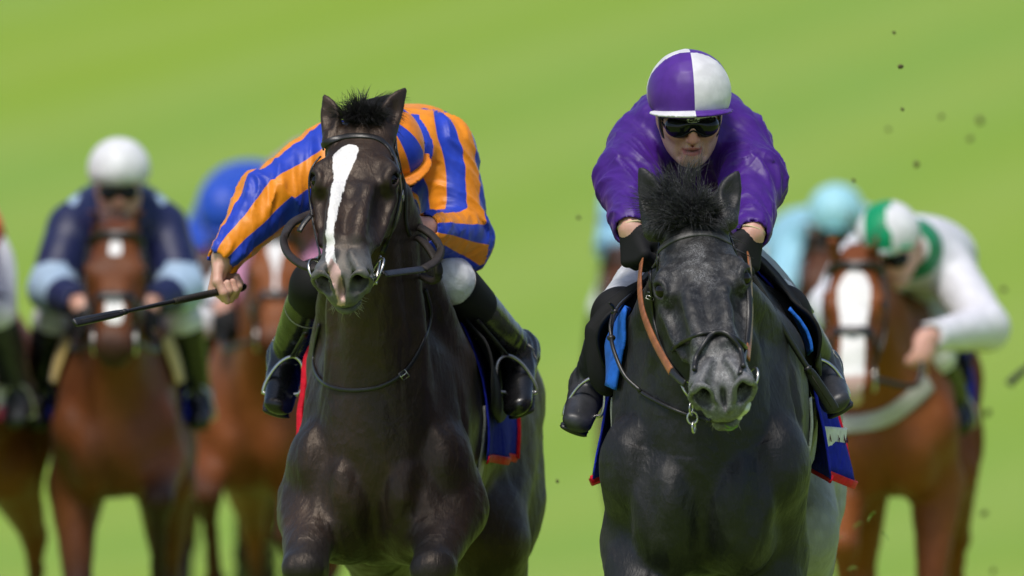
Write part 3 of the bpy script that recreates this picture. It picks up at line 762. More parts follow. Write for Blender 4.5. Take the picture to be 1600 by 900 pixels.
def face_ops(s, detail=True):
    s.ell((0, -.005, .02), (.073, .092, .105), k=.02)
    s.ell((0, .030, -.045), (.055, .062, .070), k=.03)
    s.ell((0, .058, -.088), (.030, .030, .028), k=.03)                               # chin
    for q in (-1, 1):
        s.tube([(q * .060, .0, -.045), (q * .044, .030, -.082), (q * .016, .066, -.102)], [.016, .016, .016], k=.03)   # jaw
        s.ell((q * .046, .062, -.022), (.024, .022, .020), k=.03)                    # cheekbone
        s.ell((q * .076, -.012, -.015), (.010, .020, .032), k=.008)                  # ear
        if detail: s.ell((q * .032, .092, .008), (.017, .012, .010), k=.015, op='s')
    s.tube([(0, .088, .018), (0, .101, -.008), (0, .110, -.034)], [.009, .0105, .0125], k=.014)     # nose
    for q in (-1, 1): s.ell((q * .0125, .098, -.037), (.009, .011, .009), k=.008)
    if detail:
        s.tube([(-.025, .076, -.0715), (-.008, .0905, -.0630), (0, .0905, -.0645), (.008, .0905, -.0630), (.025, .076, -.0715)], [.004, .007, .0065, .007, .004], k=.006)
        s.tube([(-.022, .075, -.0760), (0, .0885, -.0810), (.022, .075, -.0760)], [.0045, .0088, .0045], k=.006)
        s.tube([(-.023, .080, -.0735), (-.008, .0965, -.0712), (.008, .0965, -.0712), (.023, .080, -.0735)], [.0016, .0042, .0042, .0016], k=.003, op='s')
        for q in (-1, 1):
            s.tube([(q * .018, .094, -.036), (q * .031, .080, -.064)], [.0028, .0026], k=.014, op='s')
            s.tube([(q * .035, .086, -.060), (q * .030, .074, -.090)], [.002, .002], k=.02, op='s')
            s.ell((q * .0065, .104, -.0445), (.0035, .005, .003), k=.003, op='s')
        s.ell((0, .088, -.054), (.004, .006, .008), k=.008, op='s')
def face_attrs(Hf):
    x, y, z = np.abs(Hf[:, 0]), Hf[:, 1], Hf[:, 2]; fr = y > .03
    g = lambda cx, cy, cz, r: np.exp(-(((x - cx) ** 2 + (y - cy) ** 2 + (z - cz) ** 2) / r ** 2))
    zc = z + .0715 + .002 * (x / .024) ** 2; lips = np.clip((1.12 - np.sqrt((x / .0275) ** 2 + (zc / .0125) ** 2)) * 4, 0, 1) * (y > .062)
    dark = np.clip(1.3 - np.sqrt((x / .021) ** 2 + (zc / .0036) ** 2), 0, 1) * (y > .066) * .95
    stub = np.clip((-.045 - z) / .03, 0, 1) * fr * (1 - lips)
    return dict(lips=lips, blush=np.clip(g(0, .108, -.03, .017) + .55 * g(.045, .07, -.028, .022), 0, 1), stubble=stub, dark=dark)

def build_rider(label, group, J, mats, hres=.010, detail=True, stripe=None, capstripe=None, hand=None, fold=.0075, gloves=True, glove_mat=None, tr=1.0):
    """J: world joints (pairs are [image-left, image-right]); mats: jacket, cap, breeches, boot ..."""
    root = thing('person', label, 'person', (J['pelvis'][0], J['pelvis'][1], J['ankle'][0][2] - .08), group)
    HM, ho, hs = J['headM'], A(J['head']), J.get('hs', 1.0); pel, chest, neck = A(J['pelvis']), A(J['chest']), A(J['neck'])
    up = nrm(A(J.get('up', (0, -.25, 1))))
    def torso(s, f=0.0):
        s.tube([pel, pel * .5 + chest * .5, chest, neck], [(.150 + f) * tr, (.140 + f) * tr, (.170 + f) * tr, .085 + f], rb=[.115 + f, .105 + f, .125 + f, .075 + f], up=up, k=.05, n=17)
        for i in (0, 1):
            sh = A(J['shoulder'][i]); s.tube([neck * .55 + chest * .45, sh], [.085 + f, .068 + f], k=.06)
        for c_, r_ in J.get('torso', []): s.ell(c_, A(r_) + f, k=.06)
    def arms(s, f=0.0, stop=1.0):
        for i in (0, 1):
            a, b, c = A(J['shoulder'][i]), A(J['elbow'][i]), A(J['wrist'][i]); c = b + (c - b) * stop
            g = f + (J.get('bag', .012) if f > 0 else 0); s.tube([a, a * .5 + b * .5, b], [.060 + g, .056 + g * 1.15, .047 + g * 1.2], k=.03); s.tube([b, b * .6 + c * .4, c], [.047 + g * 1.2, .043 + g, .034 + f * .9], k=.03)
    def legs(s, f=0.0):
        for i in (0, 1):
            hp_ = pel * .55 + A(J['hip'][i]) * .45; s.tube([hp_, A(J['hip'][i]), A(J['knee'][i])], [.10 + f, .090 + f, .066 + f], k=.04)
    # body: one continuous skin surface
    s = SDF(); torso(s, -.03); arms(s, -.006); legs(s, -.02)
    for i in (0, 1):
        k_, an, to = A(J['knee'][i]), A(J['ankle'][i]), A(J['toe'][i])
        s.tube([k_, k_ * .55 + an * .45, an], [.040, .040, .032], k=.02); s.tube([an, an * .3 + to * .7], [.034, .024], k=.02)
        s.ell(A(J['wrist'][i]), .026, k=.02)
    s.tube([chest, neck, ho - HM[:, 2] * .06 * hs], [.07, .055, .05], k=.03)
    for i in (0, 1):
        hf = J['hand'][i]; hand_ops(s, J['wrist'][i], hf['M'], hf['sg'], hf.get('sc', 1.0), hf.get('bend', (72, 84, 48)), thumb=hf.get('thumb'), simple=not detail)
    s.frame(ho, HM, hs); face_ops(s, detail); s.frame()
    def at(V):
        Hf = (V - ho) @ HM / hs; d = face_attrs(Hf); near = (np.linalg.norm(Hf, axis=1) < .17); d = {k_: v * near for k_, v in d.items()}
        for i in (0, 1):
            hf = J['hand'][i]; q = np.linalg.norm(V - (A(J['wrist'][i]) + hf['M'][:, 1] * .095), axis=1); d['blush'] = np.maximum(d['blush'], np.clip(1 - q / .05, 0, 1) * .45)
        return d
    hw = ho + HM[:, 1] * .05; fb = .0032 if detail else None
    fine = tuple((hw[i] - .12, hw[i] + .12, fb) if fb else None for i in range(3))
    if hand is not None and detail:                                     # fine cells at the bare hand instead of the hidden face
        w = A(J['wrist'][hand]) + J['hand'][hand]['M'][:, 1] * .06; fine = tuple((w[i] - .09, w[i] + .09, .0030) for i in range(3))
    body = sculpt('body', s, mats.get('skin', MT['skin']), root, hres * 1.25, at, None, fine)
    # jacket
    s = SDF(); torso(s, .004); arms(s, .012, J.get('cuff', .93))
    for i in (0, 1):
        b, c = A(J['elbow'][i]), A(J['wrist'][i]); c = b + (c - b) * (J.get('cuff', .93) - .02); t = nrm(c - b); s.tube([c - t * .02, c], [.046, .048], k=.012)
        for (px_, r_) in J.get('puff', {}).get(i, []): s.ell(px_, r_, k=.04)
    T1 = rotm('X', .6) @ rotm('Z', .5)
    def ridge(n, w=2.6, pw=2.0): return np.clip(1 - np.abs(n) * w, 0, 1) ** pw
    def folds(p):
        """drawn silk: creases winding round the sleeves, bunching at elbow and armpit, slack ones over the body"""
        w = pnoise(p * 4); n0 = pnoise((p @ T1) * A((3, 9, 4.5)) + w[:, None] * 1.5); out = .9 * ridge(n0) - .3 + .14 * ridge(pnoise((p @ T1) * A((9, 26, 13)) + w[:, None] * 2), 3.2)
        for i in (0, 1):
            S, PH, dd = limb_uv(p, [J['shoulder'][i], J['elbow'][i], J['wrist'][i]], (0, -1, .25)); lu = np.linalg.norm(A(J['elbow'][i]) - A(J['shoulder'][i]))
            q = np.stack([S * 13 + np.sin(PH + i) * 1.3, np.cos(PH) * .6, np.sin(PH) * .6 + i * 9], 1); n1 = pnoise(q + w[:, None]); n2 = pnoise(q * A((2.1, 1.4, 1.4)) + 5)
            k_ = np.exp(-((S - lu) / .08) ** 2) + .6 * np.exp(-((S - .02) / .10) ** 2) + .7 * np.exp(-((S - lu * 1.95) / .06) ** 2) + .18
            m = np.clip((.16 - dd) / .05, 0, 1); out = out * (1 - m) + m * (k_ * (1.6 * ridge(n1, 2.2) + .6 * ridge(n2) - .55) + .16 * ridge(pnoise(q * A((4.2, 2.2, 2.2)) + 11), 3.2) - .08)
        return -fold * out
    if fold: s.disp(folds)
    for i in (0, 1):                                                     # open cuffs
        b, c = A(J['elbow'][i]), A(J['wrist'][i]); c2 = b + (c - b) * J.get('cuff', .93); t = nrm(c - b); s.tube([c2 + t * .002, c2 + t * .03], [.038, .038], k=.004, op='s')
    s.ell(neck + (ho - neck) * .35 + HM[:, 1] * .02, .062, k=.015, op='s')
    def ja(V):
        return {'st': stripe(V, J) if stripe else np.zeros(len(V)) - 1}
    jk = sculpt('jacket', s, mats['jacket'], root, (hres * .62) if detail else hres, ja)
    # breeches
    s = SDF(); legs(s, .0); s.tube([pel, pel * .85 + chest * .15], [.128 * tr, .12 * tr], rb=[.098, .09], up=up, k=.03)
    if fold: s.disp(lambda p: .7 * folds(p) + .004 * np.abs(pnoise((p @ T1) * A((14, 40, 22)))))
    sculpt('breeches', s, mats['breeches'], root, hres)
    # boots
    for i in (0, 1):
        k_, an, to = A(J['knee'][i]), A(J['ankle'][i]), A(J['toe'][i]); hp_ = A(J['hip'][i]); d = nrm(hp_ - k_); s = SDF(); ax_ = nrm(an - k_)
        bu = J.get('boot_up', .09); bu = bu[i] if isinstance(bu, (list, tuple)) else bu; low = bu < 0
        up_ = k_ + (-ax_ * bu if low else d * bu); dc = -ax_ if low else d
        s.tube(([up_] if low else [up_, k_]) + [k_ * .62 + an * .38, k_ * .25 + an * .75, an], ([.064] if low else [.062, .062]) + [.060, .052, .046], k=.004)
        f = nrm(to - an); s.tube([an - f * .02, an + f * .06, to - f * .02], [.047, .049, .040], rb=[.047, .043, .026], up=nrm(ax_ - (ax_ @ f) * f), k=.03)
        s.tube([an - f * .045 - ax_ * -.03, an - f * .03], [.034, .036], k=.03)
        if fold: s.disp(lambda p, an=an, ax_=ax_: .0045 * np.sin(((p - an) @ ax_) * 190 + 3 * pnoise(p * 18)) * np.exp(-((p - an) ** 2).sum(1) / .007) + .002 * pnoise(p * 22))
        s.tube([up_ + dc * .088, up_ + dc * .16], [.092, .092], k=.004, op='s')
        bt = sculpt('boot', s, mats['boot'][0], root, hres * .8, lambda V: {'top': (V - k_) @ ax_})
        s2 = SDF(); so = rotm('X', 0); dn = nrm(ax_ - (ax_ @ f) * f)
        s2.tube([an - f * .045 + dn * .048, an + f * .02 + dn * .040, to + dn * .028 - f * .02], [.030, .026, .040], rb=[.012, .008, .009], up=dn, k=.01)
        sculpt('sole', s2, MT['black_leather'], bt, hres * .7)
        if detail:
            u0 = nrm(np.cross(f, dn)); arch = [an + f * (t_ * .11 + .02) + u0 * (.05 * math.sin(t_ * 6.283)) * (1 - .1 * t_) - dn * (.044 * math.cos(t_ * 6.283) - .0) for t_ in np.linspace(-.28, .28, 11)]
            q_, _ = s.snap(A(arch), .001); V, F = tube_mesh(q_, .0013, 5, 20); newmesh('toe_seam', V, F, MT['girth'], bt)
            tops = SDF(); 
            if low: tops.tube([up_ - ax_ * .004, k_ * .66 + an * .34], [.0665, .0620], k=.004)
            else: tops.tube([k_ + d * (bu + .004), k_ + d * .001], [.0600, .0585], k=.05); tops.tube([k_, k_ * .72 + an * .28], [.0585, .0590], k=.055)
            tu = up_ + dc * .004; tops.tube([tu + dc * .094, tu + dc * .16], [.095, .095], k=.003, op='s')
            sculpt('boot_top', tops, mats['boot'][1], bt, hres * .8)
            for t_ in ((.02, .12) if J.get('seams', True) else ()):
                c = k_ + ax_ * t_; u = nrm(np.cross(ax_, (0, 1, 0))); v = np.cross(ax_, u)
                V, F = tube_mesh(ring_pts(c, .0645 - t_ * .03, u, v, 28), .0014, 6, closed=True); newmesh('seam', V, F, MT['girth'], bt)
    # cap
    s = SDF().frame(ho, HM, hs); s.ell((0, -.006, .052), (.108, .128, .108), k=.02); s.plane((0, 0, .010), (0, .10, -1), .012)
    if detail: s.disp(lambda p: .0006 * pnoise(p * 40) - .0014 * np.clip(1 - np.abs(pnoise((p - ho) @ HM * A((14, 14, 7)))) * 4, 0, 1) ** 2 + .0032 * np.abs(pnoise((p - ho) @ HM * A((75, 75, 12)))) * np.exp(-((((p - ho) @ HM)[:, 2] - .015) / .02) ** 2))
    ca = lambda V: {'st': capstripe((V - ho) @ HM / hs) if capstripe else np.zeros(len(V)) - 1}
    cap = sculpt('helmet', s, mats['cap'], root, hres * .6 if detail else hres, ca)
    s = SDF().frame(ho, HM, hs); s.tube([(-.094, .050, .022), (-.066, .104, .034), (0, .138, .043), (.066, .104, .034), (.094, .050, .022)], [.016, .026, .030, .026, .016], rb=[.004, .0042, .0042, .0042, .004], up=(0, -.33, 1), k=.008)
    s.ell((0, .088, .036), (.085, .055, .005), rotm('X', .33), k=.01)
    pk = sculpt('peak', s, mats.get('peak', mats['cap']), cap, hres * .5 if detail else hres * .8, (lambda V: {'st': -ca(V)['st']}) if 'peak' not in mats else None)
    if detail:
        s = SDF().frame(ho, HM, hs); s.ell((0, .062, .026), (.083, .068, .009), rotm('X', .33), k=.01); s.ell((0, .0, .03), (.096, .116, .03), k=.01)
        sculpt('peak_lining', s, MT['black_leather'], pk, hres * .6)
    # goggles
    s = SDF().frame(ho, HM, hs)
    for q in (-1, 1): s.ell((q * .032, .080, -.008), (.039, .032, .030), rotm('Z', -q * .38), k=.012)
    s.ell((0, .094, .006), (.030, .016, .013), k=.012)
    s.ell((0, .112, -.036), (.013, .03, .019), k=.006, op='s'); s.ell((0, .02, .0), (.070, .078, .06), k=.004, op='s')
    gg = sculpt('goggles', s, MT['lens'], root, .004 if detail else .01)
    if detail:
        W = lambda *q: ho + (A(q, float) * hs) @ HM.T
        V, F = join([tube_mesh([W(-.074, .050, 0.006), W(-.060, .085, 0.022), W(-.03, .110, 0.024), W(0, .114, 0.020), W(.03, .110, 0.024), W(.060, .085, 0.022), W(.074, .050, 0.006)], .003, 6, 25),
                     tube_mesh([W(-.074, .050, -0.006), W(-.060, .088, -0.021), W(-.034, .108, -0.024), W(-.014, .113, -0.014), W(0, .115, -0.007), W(.014, .113, -0.014), W(.034, .108, -0.024), W(.060, .088, -0.021), W(.074, .050, -0.006)], .0024, 6, 33)])
        newmesh('frame', V, F, MT['matte_black'], gg)
        for q in (-1, 1):
            V, F = ribbon_mesh([W(q * .072, .052, .006), W(q * .083, .02, .014), W(q * .088, -.03, .02)], [HM[:, 0] * q] * 3, .022, .003, 9); newmesh('strap', V, F, MT['matte_black'], gg)
            V, F = ribbon_mesh([W(q * .080, .012, .0), W(q * .074, .022, -.045), W(q * .050, .036, -.092), W(q * .012, .055, -.122)], [HM[:, 0] * q + HM[:, 1] * .3] * 2 + [HM[:, 0] * q + HM[:, 1] * .5 - HM[:, 2] * .5] * 2, .014, .003, 17); newmesh('chin_strap', V, F, MT['black_leather'], cap)
    if gloves:
        for i in (0, 1):
            if i == hand: continue
            hf = J['hand'][i]; s = SDF(); hand_ops(s, J['wrist'][i], hf['M'], hf['sg'], hf.get('sc', 1.0), hf.get('bend', (72, 84, 48)), fat=.0035, thumb=hf.get('thumb'), simple=not detail)
            s.plane(A(J['wrist'][i]) + hf['M'][:, 1] * -.012, -hf['M'][:, 1], .003)
            gl = sculpt('glove', s, glove_mat or MT['matte_black'], root, .0042 if detail else hres)
            if detail:
                c = A(J['wrist'][i]) - hf['M'][:, 1] * .010; V, F = tube_mesh(ring_pts(c, .0335, hf['M'][:, 0], hf['M'][:, 2] * .82, 26), .0034, 6, closed=True); newmesh('cuff_piping', V, F, MT['brass'], gl)
    return dict(root=root, cap=cap, jacket=jk, W=lambda *q: ho + (A(q, float) * hs) @ HM.T)
def rider_head(pitch, roll=0.0, yaw=0.0):
    """columns x image right, y face forward (towards the camera), z up"""
    M = A([[1, 0, 0], [0, -1, 0], [0, 0, 1.]]).T; M = A([[1., 0, 0], [0, -1, 0], [0, 0, 1]]).T
    c, s_ = math.cos(pitch), math.sin(pitch); M = A([[1, 0, 0], [0, -c, -s_], [0, -s_, c]]).T
    return rotm('Z', yaw) @ rotm('Y', -roll) @ M
# ------------------------------------------------------------------ saddlery
def ray_out(H, y, a, axis_z=1.22, rmax=.75, x0=0.0):
    """surface of the horse hit from outside at frame station y and angle a from the top (vectorised)"""
    y, a = np.broadcast_arrays(A(y, float), A(a, float)); sh = y.shape; y, a = y.ravel(), a.ravel(); r = np.full(len(y), rmax)
    d = np.stack([np.sin(a), np.zeros_like(a), np.cos(a)], 1); o = np.stack([np.full_like(y, x0), y, np.full_like(y, axis_z)], 1)
    for _ in range(28):
        p = H['loc'] + ((o + d * r[:, None]) * H['sc']) @ H['M'].T; v = H['s'](p, .12) / H['sc']; r = np.maximum(r - np.clip(v, 0, .08) * .9, .05)
    return (o + d * r[:, None]).reshape(*sh, 3), d.reshape(*sh, 3)
def sheet(H, name, mat, root, y0, y1, a0, a1, off, thick=.006, ny=20, na=28, edge=None, flare=None, shape=None):
    """a cloth or flap laid over the horse: grid stations along the back x angles round the barrel. Returns outer grid (world)"""
    t = np.linspace(0, 1, na); u = np.linspace(0, 1, ny); U, T = np.meshgrid(u, t, indexing='ij'); Yv = y0 + (y1 - y0) * U; Av = a0 + (a1 - a0) * T
    if shape: Yv, Av = shape(U, T, Yv, Av)
    p, d = ray_out(H, Yv, Av); add = off + (flare(U, T) if flare else 0); add = np.broadcast_to(add, U.shape)
    inn = p + d * (add)[..., None]; outw = p + d * (add + thick)[..., None]
    toW = lambda q: H['loc'] + (q * H['sc']) @ H['M'].T
    n = ny * na; I = np.arange(n).reshape(ny, na); V = np.concatenate([toW(outw.reshape(-1, 3)), toW(inn.reshape(-1, 3))]); F = []
    for i in range(ny - 1):
        for j in range(na - 1):
            F.append([I[i, j], I[i, j + 1], I[i + 1, j + 1], I[i + 1, j]]); F.append([n + I[i, j], n + I[i + 1, j], n + I[i + 1, j + 1], n + I[i, j + 1]])
    ring = [I[i, 0] for i in range(ny)] + [I[-1, j] for j in range(1, na)] + [I[i, -1] for i in range(ny - 2, -1, -1)] + [I[0, j] for j in range(na - 2, 0, -1)]
    for a, b in zip(ring, ring[1:] + ring[:1]): F.append([a, b, n + b, n + a])
    o = newmesh(name, V, F, mat, root); return o, toW(outw.reshape(-1, 3)).reshape(ny, na, 3), d
def strap(name, pts, nor, w, mat, root, t=.004, n=None):
    V, F = ribbon_mesh(pts, nor, w, t, n); return newmesh(name, V, F, mat, root)
def strap_px(H, name, px, w, mat, root, off=.003, t=.004, n=30, dense=24):
    """a strap following the horse's surface through points read off the photograph"""
    q = crom(A(px, float), dense); p, nn = H['s'].hit(q[:, 0], q[:, 1], off)
    k = A([.25, .5, .25])
    for _ in range(2):
        p[1:-1] = .25 * p[:-2] + .5 * p[1:-1] + .25 * p[2:]; nn[1:-1] = nrm(.25 * nn[:-2] + .5 * nn[1:-1] + .25 * nn[2:])
    return strap(name, p, nn, w, mat, root, t, n)
def cord(name, pts, r, mat, root, n=None, seg=8, up=None, rb=None, closed=False):
    V, F = tube_mesh(pts, r, seg, n, up=up, rb=rb, closed=closed); return newmesh(name, V, F, mat, root)
def buckle(name, c, u, v, w, h, mat, root, r=.0018):
    c = A(c); q = [c + u * (a * w / 2) + v * (b * h / 2) for a, b in ((-1, -1), (1, -1), (1, 1), (-1, 1))]
    V1 = tube_mesh([q[0], q[1], q[2], q[3]], r, 6, closed=True); V2 = tube_mesh([c - u * w / 2, c + u * w / 2], r * .8, 6)
    V, F = join([V1, V2]); return newmesh(name, V, F, mat, root)
def ring(name, c, r, nx, ny, rad, mat, root, n=28, ex=1.0):
    V, F = tube_mesh(ring_pts(c, 1.0, A(nx) * r, A(ny) * r * ex, n), rad, 8, closed=True); return newmesh(name, V, F, mat, root)
def saddle_set(H, label_s, label_c, group, cloth_mat_, trim, flapmat, cl, flare, ang=1.95, flap=True, y=(.36, .92), girth=True, shape=None, front=(), flap_a=1.5):
    """racing saddle (flaps, seat, girth) and the saddle cloth beneath it"""
    c0 = H['lw'](0, .6, 1.62)
    cloth = thing('saddle_cloth', label_c, 'saddle cloth', c0, group and group + ' cloths')
    p, g, d = sheet(H, 'cloth_panel', cloth_mat_, cloth, y[0], y[1], -ang, ang, .008, .005, 24, 46, flare=flare, shape=shape)
    for e in [g[-1]] + [g[0, a:b] for a, b in front]:
         nn = nrm(e - np.roll(e, 1, 0)); strap('trim', e, nrm(e - H['lw'](0, .6, 1.22)), .020, trim, cloth, .008)
    for j in (0, -1):
        e = g[:, j]; strap('trim', e, nrm(e - H['lw'](0, .6, 1.22)), .022, trim, cloth, .008)
    sad = thing('saddle', label_s, 'saddle', c0, group and group + ' saddles')
    sheet(H, 'seat', MT['black_leather'], sad, .40, .92, -.7, .7, .022, .025, 14, 16)
    if flap:
        for q in ((-1, 1) if flap is True else flap):
            sheet(H, 'flap', flapmat, sad, .34, .70, q * .45, q * flap_a, .026, .007, 14, 16, shape=lambda U, T, Y, An: (Y + .02 - .10 * np.sin(T * 2.2) * (1 - U) + .02 * T, An * (1 - .10 * (2 * U - 1) ** 2)), flare=lambda U, T: .035 * T * np.abs(np.sin(3 * T)) * (1 - U))
    if girth:
        a = np.linspace(1.3, 3.14 * 2 - 1.3, 40); p, d = ray_out(H, np.full(40, .42), a); w = H['loc'] + ((p + d * .004) * H['sc']) @ H['M'].T; strap('girth', w, nrm(d @ H['M'].T), .085, MT['girth'], sad, .007, 60)
    return cloth, sad, g
def stirrup(sad, top, foot, axis_up, side, mat=None):
    """leather from the flap to the foot, and the iron round the foot"""
    mat = mat or MT['steel']; c = A(foot); u, v = nrm(A(side, float)), nrm(A(axis_up, float))
    q = [c + u * .052 * a + v * .10 * b for a, b in ((-1, 0), (-.98, .35), (-.62, .82), (0, 1.02), (.62, .82), (.98, .35), (1, 0), (.5, -.04), (-.5, -.04))]
    V, F = tube_mesh(crom(q + [q[0]], 36)[:-1], .0052, 8, closed=True); ir = newmesh('stirrup_iron', V, F, mat, sad)
    t = c + v * .10; L = A(top) - t; n = nrm(np.cross(L, u)); strap('stirrup_leather', [A(top), t * .5 + A(top) * .5, t], [n] * 3, .014, MT['black_leather'], sad, .004, 8)
def whip(label, butt, tip, group=None, flapn=(0, -1, .3), grip=.2, th=1.0):
    b, t = A(butt, float), A(tip, float); d = nrm(t - b); L = np.linalg.norm(t - b); n = nrm(A(flapn, float) - (A(flapn, float) @ d) * d)
    root = thing('riding_whip', label, 'whip', b, group); at = lambda f: b + d * L * f
    V, F = tube_mesh([at(0), at(.02), at(.04), at(.06)], A([.008, .0125, .0125, .009]) * th, 12, 9); newmesh('butt_cap', V, F, MT['matte_black'], root)
    V, F = tube_mesh([at(.05), at(.2), at(grip + .12)], A([.0088, .0092, .0082]) * th, 12, 16); gp = newmesh('grip', V, F, MT['rubber'], root)
    rings_ = [tube_mesh(ring_pts(at(f), (.0094 * th), np.cross(d, n), n, 12), .0010, 5, closed=True) for f in np.linspace(.07, grip + .11, 22)]
    V, F = join(rings_); newmesh('grip_winding', V, F, MT['whip'], gp)
    V, F = tube_mesh([at(grip + .1), at(.6), at(.74)], A([.0070, .0055, .0050]) * th, 10, 14); newmesh('shaft', V, F, MT['whip'], root)
    V, F = tube_mesh([at(.69), at(.705), at(.72)], A([.006, .0085, .006]) * th, 10); newmesh('keeper', V, F, MT['whip'], root)
    s_ = nrm(np.cross(d, n)); w = crom(A([[.70, .008], [.74, .019], [.85, .022], [.97, .024], [1.0, .022]]), 12)
    pts = [at(f) for f, _ in w]; V, F = ribbon_mesh(pts, [n] * 12, w[:, 1] * th, .009); newmesh('flap', V, F, MT['whip'], root)
    V, F = tube_mesh([at(f) + n * .0046 for f in (.74, .85, .97)], .0012, 5); newmesh('flap_seam', V, F, MT['rubber'], root)
    return root
# ================================================================== scene
build_ground()
coat_black = coat_mat('black_coat', (.013, .0080, .0058), (.031, .0165, .0105), (.011, .0108, .012), tan=(.075, .036, .019), grey=(.115, .115, .112), spec=.44, rough=.42, stint=(1, .84, .70))
coat_grey = coat_mat('dark_grey_coat', (.0085, .0083, .0087), (.0165, .0162, .0166), (.009, .009, .010), tan=(.060, .056, .054), grey=(.115, .115, .12), roan=.6, greyrear=(.30, .30, .295), spec=.36, rough=.43)
# ---------------- black horse with the blaze
E1 = [(P(516, 212, -.22), P(509, 148, -.17), (-.55, -1, .2), .031, -1), (P(604, 206, -.22), P(631, 137, -.17), (.55, -1, .2), .032, 1)]
HA = build_horse('racehorse', 'black racehorse with a long white blaze, ears up, under the orange and blue rider', (P(590, 0, 0)[0], 0, 0), R(-7), 1.0, P(565, 189, -.22),
    (R(42.5), R(1.0), R(-8.5)), ('fold', 'fold', 'push', 'under'), coat_black, MT['black_hair'], E1, True, .013, .0045, mouth=.004,
    blaze=[(.090, -.026, -.01), (.105, -.022, .022), (.118, -.028, .034), (.165, -.028, .031), (.22, -.032, .019), (.29, -.033, .0155), (.36, -.036, .0125), (.44, -.038, .011), (.52, -.030, .013), (.56, -.016, .015), (.59, -.004, .010), (.605, .0, -.01)], pinks='nose')
# ---------------- dark grey horse
E2 = [(P(1022, 350, -1.14), P(1002, 260, -1.10), (-.35, -1, .3), .038, -1), (P(1138, 336, -1.14), P(1151, 266, -1.10), (.35, -1, .3), .034, 1)]
HB = build_horse('racehorse', 'dark grey roan racehorse without a blaze, wearing a crossed noseband, under the purple rider', (P(1100, 0, -.95)[0], -.95, -.10), R(-3.2), 1.10, P(1080, 346, -1.15),
    (R(40.5), R(9), R(1)), (((.150, .17, .93), (.145, -.19, .66), (.14, -.10, .32), (.14, .04, .26)), ((.135, .22, .92), (.12, .08, .52), (.12, .16, .22), (.12, .12, .10)), 'under', 'push'), coat_grey, MT['grey_hair'], E2, True, .013, .0045, mouth=.006, hsc=.985,
    roanf=lambda H, L, m: m * np.clip(.12 + 1.0 * np.exp(-(H[:, 0] / .045) ** 2 - ((H[:, 1] - .17) / .10) ** 2) + .9 * np.clip((H[:, 1] - .36) / .10, 0, 1) + .35 * np.exp(-((np.abs(H[:, 0]) - .09) / .02) ** 2), 0, 1))

# ---------------- riders in front
def stripes_a(V, J):
    """orange bands on royal blue: along the sleeves, round the body"""
    ds, st = [], []
    for i in (0, 1):
        pts = [A(J['shoulder'][i]), A(J['elbow'][i]), A(J['wrist'][i])]; ref = (0, -1, .1) if i == 0 else np.cross(pts[2] - pts[1], pts[1] - pts[0])
        S, PH, d = limb_uv(V, pts, ref); ds.append(d); st.append((np.cos(PH * (4 if i == 0 else 5) + (.2 if i == 0 else 4.2) + .45 * np.sin(S * 11 + i) + .25 * np.sin(S * 23)) + .02) * .03)
    c = A(J['chest']); x0, x1 = P(628, 0, .6)[0], P(694, 0, .6)[0]
    tor = np.where(V[:, 2] > c[2] + .10, np.minimum(V[:, 0] - x0, x1 - V[:, 0]), -.02)
    tor = np.where(V[:, 2] < J['hem'], .02, np.clip(tor, -.02, .02))
    j = np.argmin(ds, 0); m = np.minimum(*ds); S = np.where(j == 0, st[0], st[1]); w = np.clip((m - .125) / .004, 0, 1)
    return S * (1 - w) + tor * w
capst_a = lambda H: (np.sin(np.arctan2(H[:, 0], H[:, 1] + .02) * 4.0 - .2) - .5) * .02
capst_b = lambda H: np.where(H[:, 1] > -.012, H[:, 0] - .004, -(H[:, 0] - .004))
silk_a = silk_mat('blue_and_orange_silk', (.018, .055, .50), (.86, .28, .010), sheen=.12)
silk_b = silk_mat('purple_silk', (.058, .011, .21), sheen=.12, tintsheen=(.8, .6, 1))
cap_b = silk_mat('purple_and_white_cap', (.085, .02, .27), (.74, .73, .75), wr=.08, sheen=.1)
cap_a = silk_mat('orange_and_blue_cap', (.88, .26, .010), (.018, .055, .50), wr=.1, sheen=.1)
hM = head_frame
wA, tipA = P(349, 403, .18), P(116, 504, -.30); yA = nrm(A((-.46, -.28, -.84)))
for _ in range(4):                                                  # the whip runs through the closed fist: thumb side towards the flap
    xA = nrm(tipA - (wA + yA * .088)); xA = nrm(xA - (xA @ yA) * yA); MA = np.stack([xA, yA, np.cross(xA, yA)], 1); gripA = wA + yA * .082 + MA[:, 2] * .030
    dA = nrm(tipA - gripA); yA = nrm(yA - (yA @ dA) * dA)
MA = np.stack([dA, yA, np.cross(dA, yA)], 1); gripA = wA + yA * .080 + MA[:, 2] * .030
JA = dict(pelvis=P(652, 262, 1.05), chest=P(640, 238, .55), neck=P(626, 240, .32), up=(0, -.2, 1), head=P(604, 246, .12), headM=rider_head(R(48), R(18), R(14)), hs=.94, bag=.015, hem=P(0, 330, .5)[2],
    shoulder=[P(520, 240, .42), P(690, 236, .42)], elbow=[P(424, 312, .30), P(716, 374, .34)], wrist=[P(349, 403, .18), P(664, 358, .10)],
    hip=[P(600, 400, .95), P(652, 392, .62)], knee=[P(494, 446, .30), P(704, 438, .24)], ankle=[P(448, 560, .62), P(812, 552, .62)], toe=[P(434, 640, .42), P(808, 642, .42)], cuff=.94, boot_up=(.005, -.045),
    puff={0: [(P(440, 306, .32), .070), (P(400, 338, .28), .058), (P(478, 282, .36), .074)], 1: [(P(708, 388, .34), .062)]},
    hand=[dict(M=MA, sg=-1, bend=(74, 82, 52), thumb=[(.030, .022, -.010), (.052, .052, -.030), (.050, .078, -.052), (.040, .100, -.058)]), dict(M=hand_frame((-.75, -.5, -.25), (.1, -.3, .95)), sg=1)])
